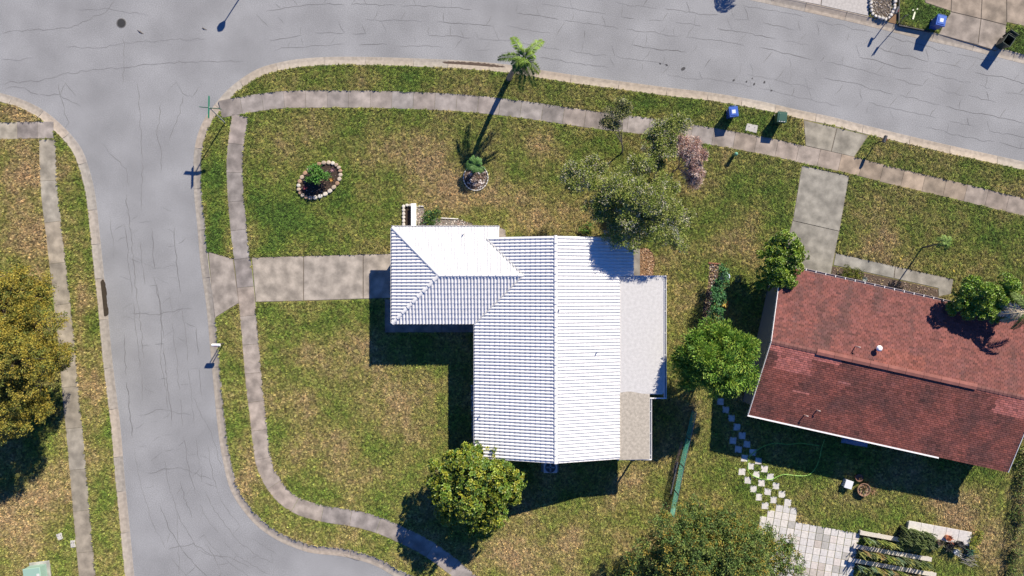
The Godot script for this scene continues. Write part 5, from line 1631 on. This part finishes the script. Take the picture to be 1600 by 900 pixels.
	mb.slab(Transform3D(Basis(), Vector3(0.05, 0.06, -0.02)), Vector3(1.45, 0.14, 1.45), 0.02, Color(0.55, 0.55, 0.5))
	part("pad", mb, M.conc, t)
	mb = MB.new()
	mb.slab(Transform3D(Basis(), Vector3(-0.05, 0.45, 0.05)), Vector3(1.2, 0.65, 1.2), 0.03, Color(0.26, 0.40, 0.33))
	part("cabinet_body", mb, M.paint, t)
	mb = MB.new()
	mb.slab(Transform3D(Basis(), Vector3(-0.05, 0.81, 0.05)), Vector3(1.24, 0.07, 1.26), 0.025, Color(0.29, 0.44, 0.36))
	part("hood", mb, M.paint, t)
	mb = MB.new()
	mb.bx(Vector3(0.4, 0.855, 0.0), Vector3(0.2, 0.012, 0.28), Color(0.6, 0.62, 0.58))
	part("sticker", mb, M.paint, t)
	# street lamp beyond the top edge whose shadow reaches the road
	t = thing("street_lamp", "post lamp with round head beyond the top edge", "street lamp", P(396, -38))
	mb = MB.new()
	mb.tube([Vector3(0, -0.1, 0), Vector3(0, 2.7, 0)], [0.05, 0.04], 10, Color(0.06, 0.06, 0.06))
	part("post", mb, M.metal, t)
	mb = MB.new()
	mb.lathe(Vector3(0, 2.6, 0), [[0.05, 0.0], [0.13, 0.1], [0.25, 0.28], [0.25, 0.42], [0.12, 0.55], [0.0, 0.6]], 18, Color(0.5, 0.5, 0.5))
	part("lamp_head", mb, M.plastic, t)

# ---------- back garden of the red house ----------
func build_backyard() -> void:
	# paver patio and chequer path
	var U := Vector2(11.25, 1.98)
	var V := Vector2(-1.85, 11.1)
	var yaw := -atan2(U.y, U.x)
	var patio := setting("patio", "patio of pale square pavers below the big dark tree")
	var meshes := []
	var tones := [Color(0.66, 0.64, 0.61), Color(0.63, 0.61, 0.59), Color(0.68, 0.65, 0.61), Color(0.6, 0.59, 0.57), Color(0.44, 0.43, 0.4), Color(0.52, 0.47, 0.42), Color(0.64, 0.59, 0.55)]
	for c in tones:
		var mb := MB.new()
		mb.slab(Transform3D(Basis(), Vector3(0, -0.01, 0)), Vector3(0.497, 0.08, 0.497), 0.012, c)
		meshes.append(mb.mesh())
	var o := Vector2(1217.5, 794)
	for j in range(0, 13):
		for i in range(-2, 12):
			if j < 2 and (i < 0 or i > 2): continue
			if j >= 2 and i > 11: continue
			var p := o + U * i + V * j
			var k := 0
			var r := rng.randf()
			if r < 0.3: k = 1
			elif r < 0.55: k = 2
			elif r < 0.8: k = 3
			elif r < 0.86: k = 4
			elif r < 0.9: k = 5
			else: k = 6
			if [i, j] in [[6, 2], [6, 3], [7, 3], [7, 4]]: k = 4
			if j == 8 and i >= 4 and i <= 7: k = 5
			partm("paver", meshes[k], M.paver, patio, P(p.x, p.y) + Vector3(0, rng.randf_range(-0.006, 0.008), 0), yaw + rng.randf_range(-0.012, 0.012))
	mask_poly(plan([o.x - 30, o.y + 14, o.x - 5, o.y - 6, o.x + 28, o.y + 0, o.x + 27, o.y + 21, o.x + 125, o.y + 39, o.x + 106, o.y + 160, o.x - 50, o.y + 160]))
	var path := setting("stepping_path", "chequered path of square pavers set in the grass")
	for q in [[92, 98], [122, 145], [154, 192], [184, 242], [213, 290], [162, 318], [241, 338], [193, 367], [274, 385], [227, 417], [305, 432], [262, 462], [339, 477], [213, 494], [293, 509], [372, 523], [246, 541], [323, 556], [403, 573], [276, 590], [357, 605], [437, 620], [309, 636], [390, 651], [470, 667], [343, 684], [375, 731]]:
		var c := P(1100 + q[0] / 3.6, 600 + q[1] / 3.6)
		partm("paver", meshes[rng.randi() % 4], M.paver, path, c + Vector3(0, 0.005, 0), -0.08 + rng.randf_range(-0.04, 0.04))
		mask_poly(PackedVector2Array([Vector2(c.x - 0.26, c.z - 0.26), Vector2(c.x + 0.26, c.z - 0.26), Vector2(c.x + 0.26, c.z + 0.26), Vector2(c.x - 0.26, c.z + 0.26)]))
	# garden hose
	var t := thing("garden_hose", "bright green garden hose snaking from the red house wall to the pavers", "hose", P(1230, 743))
	var hp := smooth(plan([1288, 686, 1283, 700, 1280, 715, 1273, 732, 1262, 742, 1245, 743, 1225, 741, 1215, 744, 1205, 749, 1190, 748, 1178, 744, 1170, 738, 1168, 728, 1170, 715, 1180, 705, 1195, 696, 1212, 692, 1230, 694, 1250, 692, 1265, 694, 1280, 696]), 0.15)
	var pts := []
	var rad := []
	for p in hp:
		pts.append(Vector3(p.x, 0.06, p.y) - t.position)
		rad.append(0.032)
	var hm := MB.new()
	hm.tube(pts, rad, 6, Color(0.26, 0.5, 0.1))
	part("tube", hm, M.plastic, t)
	# round planting bowl, small pot and the pale block
	t = thing("planter_bowl", "round clay bowl of succulents on the back lawn", "planter", P(1346, 763))
	var mb := MB.new()
	mb.lathe(Vector3.ZERO, [[0.3, 0.0], [0.42, 0.25], [0.48, 0.38], [0.43, 0.38], [0.38, 0.3], [0.0, 0.3]], 22, Color(0.34, 0.2, 0.13))
	part("bowl", mb, M.wood, t)
	mb = MB.new()
	for k in 90:
		var a := rng.randf() * TAU
		var r := rng.randf() * 0.36
		var d := (Vector3(cos(a), 1.4, sin(a)) + rdir() * 0.7).normalized()
		mb.leaf(Vector3(cos(a) * r, 0.3, sin(a) * r), d, d.cross(rdir()).normalized(), rng.randf_range(0.1, 0.22), 0.07, vary([Color(0.3, 0.28, 0.12), Color(0.38, 0.24, 0.12), Color(0.42, 0.42, 0.3), Color(0.2, 0.22, 0.06)][k % 4], 0.2))
	part("succulents", mb, M.leaf, t)
	t = thing("dry_plant", "dry brown trailing plant beside the clay bowl", "plant", P(1364, 766))
	mb = MB.new()
	for k in 70:
		var d := Vector3(rng.randf_range(-1, 1), rng.randf_range(0.1, 0.7), rng.randf_range(-1, 1)).normalized()
		mb.leaf(Vector3(rng.randf_range(-0.2, 0.2), 0.03, rng.randf_range(-0.15, 0.15)), d, d.cross(Vector3.UP).normalized(), rng.randf_range(0.1, 0.35), 0.03, vary(Color(0.3, 0.18, 0.1), 0.3, 0.1))
	part("stems", mb, M.leaf, t)
	t = thing("flower_pot", "small brown pot behind the clay bowl", "pot", P(1338.5, 744.5))
	mb = MB.new()
	mb.lathe(Vector3.ZERO, [[0.18, 0.0], [0.26, 0.36], [0.28, 0.4], [0.24, 0.4], [0.2, 0.33], [0.0, 0.33]], 18, Color(0.22, 0.12, 0.08))
	part("pot", mb, M.wood, t)
	mb = MB.new()
	for k in 16:
		var d := (Vector3(rng.randf_range(-1, 1), 1.2, rng.randf_range(-1, 1))).normalized()
		mb.leaf(Vector3(0, 0.33, 0), d, d.cross(rdir()).normalized(), 0.2, 0.04, vary(Color(0.3, 0.2, 0.1), 0.3))
	part("plant", mb, M.leaf, t)
	t = thing("storage_block", "white box half in shade beside the clay bowl", "box", Vector3(P(1326, 757, 0.42).x, 0, P(1326, 757, 0.42).z), -0.3)
	mb = MB.new()
	mb.slab(Transform3D(Basis(), Vector3(0, 0.21, 0)), Vector3(0.52, 0.42, 0.55), 0.015, Color(0.6, 0.62, 0.66))
	part("box_body", mb, M.paint, t)
	mb = MB.new()
	mb.slab(Transform3D(Basis(), Vector3(0, 0.44, 0)), Vector3(0.56, 0.04, 0.59), 0.012, Color(0.64, 0.66, 0.7))
	part("box_lid", mb, M.paint, t)
	# tarp under the eave
	t = thing("blue_tarp", "blue tarp folded over a low heap under the south eave", "tarp", P(1335, 688), yaw)
	mb = MB.new()
	var prev := []
	for i in 13:
		var row := []
		for j in 5:
			row.append(Vector3((i - 6) * 0.16, 0.04 + 0.28 * sin(PI * j / 4.0) * sin(PI * i / 12.0) + rng.randf_range(0, 0.05), (j - 2) * 0.17))
		if i: for j in 4: mb.quad(prev[j], prev[j + 1], row[j + 1], row[j], Vector3(0, -3, 0), Color(0.16, 0.2, 0.3))
		prev = row
	part("sheet", mb, M.plastic, t)
	# plank shelves with rows of potted plants
	var stem_m := []
	var stem_c := [Color(0.36, 0.42, 0.1), Color(0.26, 0.34, 0.08), Color(0.5, 0.5, 0.16), Color(0.2, 0.26, 0.1), Color(0.17, 0.21, 0.1), Color(0.5, 0.38, 0.18), Color(0.3, 0.42, 0.26)]
	for k in 14:
		mb = MB.new()
		var n := rng.randi_range(5, 8)
		var base: Color = stem_c[k % 7]
		for i in n:
			var a := TAU * i / n + rng.randf()
			var hgt := rng.randf_range(0.6, 1.15)
			var p0 := Vector3(cos(a) * 0.07, 0.24, sin(a) * 0.07)
			var p1 := p0 + Vector3(cos(a) * 0.2 * rng.randf(), hgt, sin(a) * 0.12 * rng.randf())
			var c := vary(base, 0.2, 0.06)
			mb.tube([p0, p0.lerp(p1, 0.5), p0.lerp(p1, 0.92), p1], [0.028, 0.036, 0.03, 0.01], 5, c)
			for w in 2:
				var q := p0.lerp(p1, rng.randf_range(0.4, 0.95))
				var d := (Vector3(rng.randf_range(-1, 1), 0.8, rng.randf_range(-1, 1))).normalized()
				mb.leaf(q, d, d.cross(rdir()).normalized(), 0.16, 0.04, vary(base, 0.25, 0.08))
		stem_m.append(mb.mesh())
	var pot_m := []
	for c in [Color(0.025, 0.025, 0.028), Color(0.05, 0.05, 0.052), Color(0.3, 0.14, 0.08)]:
		mb = MB.new()
		mb.lathe(Vector3.ZERO, [[0.1, 0.0], [0.13, 0.24], [0.14, 0.27], [0.125, 0.27], [0.115, 0.23], [0.0, 0.23]], 12, c)
		pot_m.append(mb.mesh())
	var rows := [
		[1341, 830, 1402, 841, 0.27, "upper", [1343, 838, 1399, 849]],
		[1331, 851, 1452, 872, 0.27, "middle", [1337, 858, 1447, 878]],
		[1323, 872, 1459, 896, 0.27, "lower", [1334, 881, 1452, 902]]]
	for q in rows:
		var a := P(q[0], q[1])
		var b := P(q[2], q[3])
		t = thing("plank_shelf", "low white plank shelf under the %s row of potted plants" % q[5], "shelf", (a + b) * 0.5, 0.0, "plank shelves of potted plants")
		mb = MB.new()
		mb.bar(a + Vector3(0, 0.27, 0), b + Vector3(0, 0.27, 0), 0.3, 0.045, Color(0.66, 0.61, 0.55))
		part("plank", mb, M.wood, t, t.position)
		var m := maxi(2, int(a.distance_to(b) / 1.4))
		for i in m + 1:
			mb = MB.new()
			mb.bx(a.lerp(b, 0.04 + 0.92 * i / m) + Vector3(0, 0.12, 0), Vector3(0.2, 0.25, 0.28), Color(0.5, 0.47, 0.44), yaw)
			part("block_leg", mb, M.paver, t, t.position)
		var pa := P(q[6][0], q[6][1])
		var pb := P(q[6][2], q[6][3])
		var cnt := int(pa.distance_to(pb) / 0.3)
		for i in cnt:
			var at := pa.lerp(pb, (i + 0.5) / cnt) + Vector3(rng.randf_range(-0.06, 0.06), 0, rng.randf_range(-0.08, 0.08))
			var pt := thing("potted_plant", "slim upright potted plant, %s from the left along the %s white plank" % [NTH[i], q[5]], "potted plant", at, rng.randf() * TAU, "potted plants in the %s row" % q[5])
			partm("pot", pot_m[rng.randi() % 2], M.plastic, pt)
			partm("stems", stem_m[rng.randi() % 14], M.leaf, pt)
	# dense block of dark potted plants
	for j in 4:
		for i in 8:
			var at := P(1406 + i * 6.0 - j * 1.4, 823 + i * 1.15 + j * 5.6) + Vector3(rng.randf_range(-0.04, 0.04), 0, rng.randf_range(-0.04, 0.04))
			var pt := thing("potted_plant", "dark potted plant, %s from left in the %s line of the packed block" % [NTH[i], NTH[j]], "potted plant", at, rng.randf() * TAU, "packed dark potted plants")
			partm("pot", pot_m[0], M.plastic, pt)
			partm("stems", stem_m[[3, 4, 10, 11][rng.randi() % 4]], M.leaf, pt)
	# white slab table with clutter
	t = thing("white_slab_table", "long white slab table above the packed potted plants", "table", P(1463, 833), -0.182)
	for k in 5:
		mb = MB.new()
		mb.slab(Transform3D(Basis(), Vector3(-1.84 + k * 0.92, 0.3, -0.1)), Vector3(0.905, 0.06, 1.0), 0.012, vary(Color(0.64, 0.61, 0.58), 0.05))
		part("slab", mb, M.paver, t)
	for k in 6:
		mb = MB.new()
		mb.bx(Vector3(-2.2 + k * 0.88, 0.13, -0.1), Vector3(0.2, 0.27, 0.8), Color(0.45, 0.43, 0.4))
		part("block_leg", mb, M.paver, t)
	for q in [["clay_pot", "orange clay pot with red plant on the white slab table", 1474, 836, Color(0.42, 0.16, 0.08), Color(0.4, 0.12, 0.05), 0.33], ["clay_pot", "brown wooden tub at the end of the white slab table", 1461, 843, Color(0.2, 0.13, 0.1), Color(0.12, 0.13, 0.08), 0.33], ["black_pot", "black pot with tangled dark plant beside the white table", 1484, 848, Color(0.03, 0.03, 0.03), Color(0.06, 0.06, 0.06), 0.0], ["black_pot", "black pot with thorny dark plant behind the white bucket", 1492, 845, Color(0.03, 0.03, 0.03), Color(0.1, 0.1, 0.1), 0.33], ["black_pot", "black pot in the tangle under the orange clay pot", 1478, 854, Color(0.03, 0.03, 0.03), Color(0.05, 0.06, 0.05), 0.0], ["white_bucket", "white bucket at the corner of the white slab table", 1490, 860, Color(0.62, 0.66, 0.7), Color(0.4, 0.42, 0.44), 0.0], ["clay_pot", "yellow-green plant in a pot at the right end of the white table", 1514, 838, Color(0.1, 0.09, 0.08), Color(0.32, 0.36, 0.04), 0.0], ["clay_pot", "yellow plant in a dark pot right of the white bucket", 1512, 848, Color(0.08, 0.08, 0.08), Color(0.3, 0.33, 0.06), 0.0], ["clay_pot", "teal green plant in a dark pot at the lower right of the tables", 1511, 860, Color(0.08, 0.08, 0.08), Color(0.07, 0.2, 0.12), 0.0]]:
		t = thing(q[0], q[1], "pot" if q[0] != "white_bucket" else "bucket", P(q[2], q[3]) + Vector3(0, q[6], 0))
		mb = MB.new()
		mb.lathe(Vector3.ZERO, [[0.15, 0.0], [0.2, 0.3], [0.215, 0.34], [0.19, 0.34], [0.17, 0.28], [0.0, 0.28]], 16, q[4])
		part("pot", mb, M.plastic, t)
		mb = MB.new()
		for k in 46:
			var d := (Vector3(rng.randf_range(-1, 1), rng.randf_range(0.2, 1.4), rng.randf_range(-1, 1))).normalized()
			mb.leaf(Vector3(0, 0.28, 0) + d * rng.randf_range(0.0, 0.25), d, d.cross(rdir()).normalized(), rng.randf_range(0.12, 0.3), 0.05, vary(q[5], 0.3, 0.08))
		part("plant" if q[0] != "white_bucket" else "contents", mb, M.leaf, t)
	t = thing("wire_trellis", "heap of grey wire stakes lying right of the potted plants", "wire heap", P(1503, 872))
	mb = MB.new()
	for k in 26:
		var a := Vector3(rng.randf_range(-0.5, 0.4), 0.05 + rng.randf() * 0.2, rng.randf_range(-0.35, 0.3))
		mb.tube([a, a + Vector3(rng.randf_range(0.4, 0.9), rng.randf_range(-0.05, 0.2), rng.randf_range(0.0, 0.35))], [0.012, 0.012], 5, vary(Color(0.34, 0.32, 0.3), 0.2))
	part("stakes", mb, M.wood, t)
	shrub("low_shrub", "low yellow-green weed clump right of the white table", P(1523, 845), [[Vector3(0, 0.15, 0), Vector3(0.5, 0.2, 0.75)]], {"clumps": 60, "per": 10, "rc": 0.15, "len": 0.12, "wid": 0.05, "mode": "spray", "out": 0.6, "cols": [Color(0.22, 0.22, 0.03), Color(0.17, 0.19, 0.03), Color(0.1, 0.14, 0.02)]}, M.leaf)
	# green privacy fence between the lots, rotten board at its foot
	fence("green woven wire fence between the two back lawns", plan([1081, 640, 1072, 680, 1063, 720, 1055, 760, 1047, 800]), 1.25, Color(0.03, 0.26, 0.19), 0.055)
	t = thing("rotten_board", "weathered brown board lying along the green fence", "board", P(1060, 715))
	mb = MB.new()
	mb.bar(P(1066, 690, 0.06), P(1052, 740, 0.05), 0.18, 0.04, Color(0.3, 0.2, 0.14))
	part("board", mb, M.wood, t, t.position)
	t = thing("rotten_board", "grey stake leaning by the lower end of the green fence", "board", P(1054, 748))
	mb = MB.new()
	mb.bar(P(1059, 722, 0.2), P(1048, 772, 0.06), 0.09, 0.05, Color(0.36, 0.33, 0.3))
	part("board", mb, M.wood, t, t.position)
	# wire fence with weeds at the right edge
	fence("wire fence overgrown with weeds at the right edge", plan([1606, 690, 1597, 740, 1590, 790, 1584, 840, 1577, 905, 1570, 960]), 1.3, Color(0.2, 0.21, 0.2), 0.11)
	for k in 16:
		var f := k / 15.0
		var at := P(lerpf(1599, 1575, f) + rng.randf_range(-3, 3), lerpf(700, 900, f) + rng.randf_range(-5, 5))
		var h := rng.randf_range(0.12, 0.5)
		shrub("vine", "green weedy vine on the right edge wire fence, %s from the top" % NTH[k], at, [[Vector3(0, h, 0), Vector3(0.38, h * 0.8, 0.5)]], {"clumps": 22, "per": 8, "rc": 0.16, "len": 0.13, "wid": 0.06, "mode": "spray", "out": 0.6, "cols": [Color(0.08, 0.12, 0.025), Color(0.11, 0.14, 0.03), Color(0.09, 0.14, 0.03), Color(0.18, 0.16, 0.07)]}, M.leaf).set_meta("group", "vines on the right edge wire fence")
	# corner bed, vine, barrel and chair frame between the houses
	var bd := flat_bed("soil_bed", "long brown soil bed with litter left of the climbing vine", smooth(plan([1108, 411, 1124, 414, 1120, 440, 1114, 470, 1106, 505, 1096, 505, 1100, 470, 1106, 440, 1108, 411]), 0.3), 0.015, M.mulch)
	clutter(bd, "leaf_litter", plan([1109, 412, 1122, 415, 1118, 440, 1112, 470, 1104, 502, 1098, 502, 1102, 470, 1107, 440]), 420, 0.04, 0.12, [Color(0.3, 0.2, 0.12), Color(0.4, 0.3, 0.14), Color(0.12, 0.07, 0.05), Color(0.45, 0.38, 0.34)])
	t = thing("brick_edging", "short row of red bricks at the top of the soil bed", "edging", P(1113, 411))
	for k in 4:
		mb = MB.new()
		mb.slab(Transform3D(Basis(), Vector3(0, 0.05, 0)), Vector3(0.21, 0.1, 0.1), 0.008, vary(Color(0.33, 0.14, 0.09), 0.15))
		partm("brick", mb.mesh(), M.paver, t, Vector3(-0.2 + k * 0.22, 0, 0.02 * k), -0.1)
	var vl := []
	for q in [[1128, 424, 0.35], [1126, 438, 0.4], [1122, 452, 0.45], [1118, 466, 0.5], [1115, 480, 0.5], [1117, 495, 0.45]]:
		vl.append([P(q[0], q[1], 1.0) - P(1120, 465), Vector3(q[2], 0.8, q[2] * 1.2)])
	shrub("climbing_vine", "dense green vine row between soil bed and shaded yard", P(1120, 465), vl, {"clumps": 260, "per": 11, "rc": 0.14, "len": 0.13, "wid": 0.07, "mode": "spray", "out": 0.6, "cols": [Color(0.03, 0.11, 0.025), Color(0.045, 0.14, 0.035), Color(0.025, 0.085, 0.03), Color(0.06, 0.14, 0.06)]}, M.leaf)
	t = thing("water_barrel", "pale blue round barrel beside the climbing vine", "barrel", Vector3(P(1135, 432, 0.85).x, 0, P(1135, 432, 0.85).z))
	mb = MB.new()
	mb.lathe(Vector3.ZERO, [[0.24, 0.0], [0.27, 0.2], [0.285, 0.42], [0.27, 0.64], [0.25, 0.82]], 20, Color(0.25, 0.36, 0.5))
	part("drum", mb, M.plastic, t)
	mb = MB.new()
	mb.lathe(Vector3.ZERO, [[0.265, 0.8], [0.265, 0.85], [0.23, 0.87], [0.0, 0.86]], 20, Color(0.5, 0.58, 0.7))
	part("lid", mb, M.plastic, t)
	t = thing("metal_chair", "thin dark metal garden chair frame beside the blue barrel", "chair", P(1150, 436))
	for q in [[-0.22, -0.22], [0.22, -0.22], [-0.22, 0.22], [0.22, 0.22]]:
		mb = MB.new()
		mb.tube([Vector3(q[0], 0, q[1]), Vector3(q[0], 0.45, q[1])], [0.014, 0.014], 6, Color(0.05, 0.1, 0.09))
		part("leg", mb, M.metal, t)
	mb = MB.new()
	for k in 6: mb.bar(Vector3(-0.22, 0.46, -0.2 + k * 0.08), Vector3(0.22, 0.46, -0.2 + k * 0.08), 0.03, 0.015, Color(0.05, 0.1, 0.09))
	part("seat", mb, M.metal, t)
	mb = MB.new()
	var arc := []
	var ar := []
	for i in 13:
		var a := PI * i / 12.0
		arc.append(Vector3(cos(a) * 0.24, 0.46 + sin(a) * 0.45, -0.24))
		ar.append(0.016)
	mb.tube(arc, ar, 6, Color(0.08, 0.14, 0.12))
	part("backrest", mb, M.metal, t)
	t = thing("bromeliad", "orange-yellow spiky plant in front of the climbing vine", "plant", P(1131, 474))
	mb = MB.new()
	for k in 26:
		var d := Vector3(cos(k * 2.4), rng.randf_range(0.35, 1.1), sin(k * 2.4)).normalized()
		mb.leaf(Vector3(0, 0.35, 0), d, d.cross(Vector3.UP).normalized(), rng.randf_range(0.22, 0.4), 0.055, vary([Color(0.42, 0.25, 0.05), Color(0.36, 0.32, 0.05), Color(0.38, 0.14, 0.05)][k % 3], 0.2), 0.35)
	part("leaves", mb, M.leaf, t)
	mb = MB.new()
	mb.lathe(Vector3.ZERO, [[0.13, 0.0], [0.18, 0.34], [0.15, 0.34], [0.0, 0.3]], 14, Color(0.2, 0.1, 0.06))
	part("pot", mb, M.wood, t)
	for k in 9:
		var q: Array = [[1440, 350, "a"], [1453, 421, "b"]][k % 2]
		if k < 2:
			t = thing("fallen_leaf", ["yellow fallen leaf on the red house lawn near the young palm", "yellow fallen leaf on the grass above the front path"][k], "leaf", P([1405, 1488][k], [402, 421][k]) + Vector3(0, 0.07, 0))
			mb = MB.new()
			mb.leaf(Vector3.ZERO, Vector3(0.5, 0, 0.8).normalized(), Vector3(0.8, 0, -0.5).normalized(), 0.28, 0.14, Color(0.5, 0.4, 0.06))
			part("blade", mb, M.leaf, t)

func fence(label: String, line: PackedVector2Array, h: float, col: Color, gap: float) -> void:
	var t := thing("wire_fence", label, "fence", Vector3(line[0].x, 0, line[0].y))
	var dense := smooth(line, gap)
	for i in range(0, dense.size(), maxi(1, int(2.0 / gap))):
		var mb := MB.new()
		mb.tube([Vector3(dense[i].x, 0, dense[i].y), Vector3(dense[i].x, h + 0.06, dense[i].y)], [0.028, 0.028], 8, Color(0.3, 0.32, 0.32))
		part("post", mb, M.metal, t, t.position)
	var rail := MB.new()
	var pts := []
	var rad := []
	for p in dense:
		pts.append(Vector3(p.x, h, p.y))
		rad.append(0.02)
	rail.tube(pts, rad, 6, Color(0.3, 0.32, 0.32))
	part("top_rail", rail, M.metal, t, t.position)
	var sl := MB.new()
	for i in dense.size() - 1:
		var p := dense[i]
		var d := (dense[i + 1] - p).normalized()
		if gap < 0.1:
			# woven diamond mesh: one rising and one falling wire from every spacing
			var m := int(h / gap)
			for s in [-1, 1]:
				var e := clampi(i + s * m, 0, dense.size() - 1)
				var f := absf(e - i) / float(m)
				if f > 0.05: sl.bar(Vector3(p.x, 0.03, p.y), Vector3(dense[e].x, 0.03 + (h - 0.05) * f, dense[e].y), 0.0065, 0.0065, vary(col, 0.2))
		else:
			sl.bar(Vector3(p.x, 0.02, p.y), Vector3(p.x, h, p.y), 0.006, 0.006, col)
			for k in 10: sl.bar(Vector3(p.x, 0.06 + k * h / 10.0, p.y), Vector3(dense[i + 1].x, 0.06 + k * h / 10.0, dense[i + 1].y), 0.006, 0.006, col)
	part("wire_mesh", sl, M.plastic if gap < 0.1 else M.metal, t, t.position, "stuff")

# ---------- grass ----------
func tuft_mesh(seed_: int) -> ArrayMesh:
	var r := RandomNumberGenerator.new()
	r.seed = seed_
	var mb := MB.new()
	for i in 9:
		var a := TAU * i / 9.0 + r.randf_range(-0.4, 0.4)
		var d := Vector3(cos(a), 0, sin(a))
		var s := Vector3(-d.z, 0, d.x)
		var p := d * r.randf_range(0.0, 0.05)
		var h := r.randf_range(0.03, 0.075)
		var out := r.randf_range(0.03, 0.075)
		var w := r.randf_range(0.01, 0.018)
		var c := Color.WHITE * r.randf_range(0.75, 1.2)
		var m := p + d * out * 0.45 + Vector3(0, h, 0)
		mb.quad(p - s * w, p + s * w, m + s * w * 0.8, m - s * w * 0.8, p - Vector3(0, 0.1, 0) - d * 0.05, c)
		mb.face(m - s * w * 0.8, m + s * w * 0.8, p + d * out + Vector3(0, h * 0.8, 0), (Vector3.UP + d * 0.2).normalized(), c)
	return mb.mesh()
func build_grass() -> void:
	var sp := 0.088
	var xs := int(78.0 / sp)
	var zs := int(45.0 / sp)
	var buf := PackedFloat32Array()
	buf.resize(16 * 420000)
	var n := 0
	for j in zs:
		for i in xs:
			var x := -39.0 + (i + rng.randf()) * sp
			var z := -22.5 + (j + rng.randf()) * sp
			var k := int((z - MZ0) / MC) * MW + int((x - MX0) / MC)
			if mask[k] or n >= 420000: continue
			var edge := mask[k - MW] or mask[k + MW] or mask[k - 1] or mask[k + 1]
			var c := lawn_px[int((z - LZ) / LM) * LW + int((x - LX) / LM)]
			var f := rng.randf_range(0.5, 2.0)
			var s := rng.randf_range(0.75, 1.35) * (1.25 if edge else 1.0)
			var a := rng.randf() * TAU
			var sn := sin(a) * s
			var cs := cos(a) * s
			var hh := s * rng.randf_range(0.7, 1.4)
			var wm := rng.randf_range(-0.07, 0.07)
			var o := n * 16
			n += 1
			buf[o] = cs; buf[o + 1] = 0.0; buf[o + 2] = sn; buf[o + 3] = x
			buf[o + 4] = 0.0; buf[o + 5] = hh; buf[o + 6] = 0.0; buf[o + 7] = 0.0
			buf[o + 8] = -sn; buf[o + 9] = 0.0; buf[o + 10] = cs; buf[o + 11] = z
			buf[o + 12] = c.r * f * (1.0 + wm); buf[o + 13] = c.g * f; buf[o + 14] = c.b * f * (1.0 - wm); buf[o + 15] = 1.0
	buf.resize(n * 16)
	var mm := MultiMesh.new()
	mm.transform_format = MultiMesh.TRANSFORM_3D
	mm.use_colors = true
	mm.mesh = tuft_mesh(50)
	mm.instance_count = n
	mm.buffer = buf
	var g := MultiMeshInstance3D.new()
	g.name = numbered("grass")
	g.multimesh = mm
	g.material_override = M.grass
	add_child(g)
	tag(g, "short mown green and dry grass covering the lawns", "grass", "", "stuff")
	print("tufts ", n)
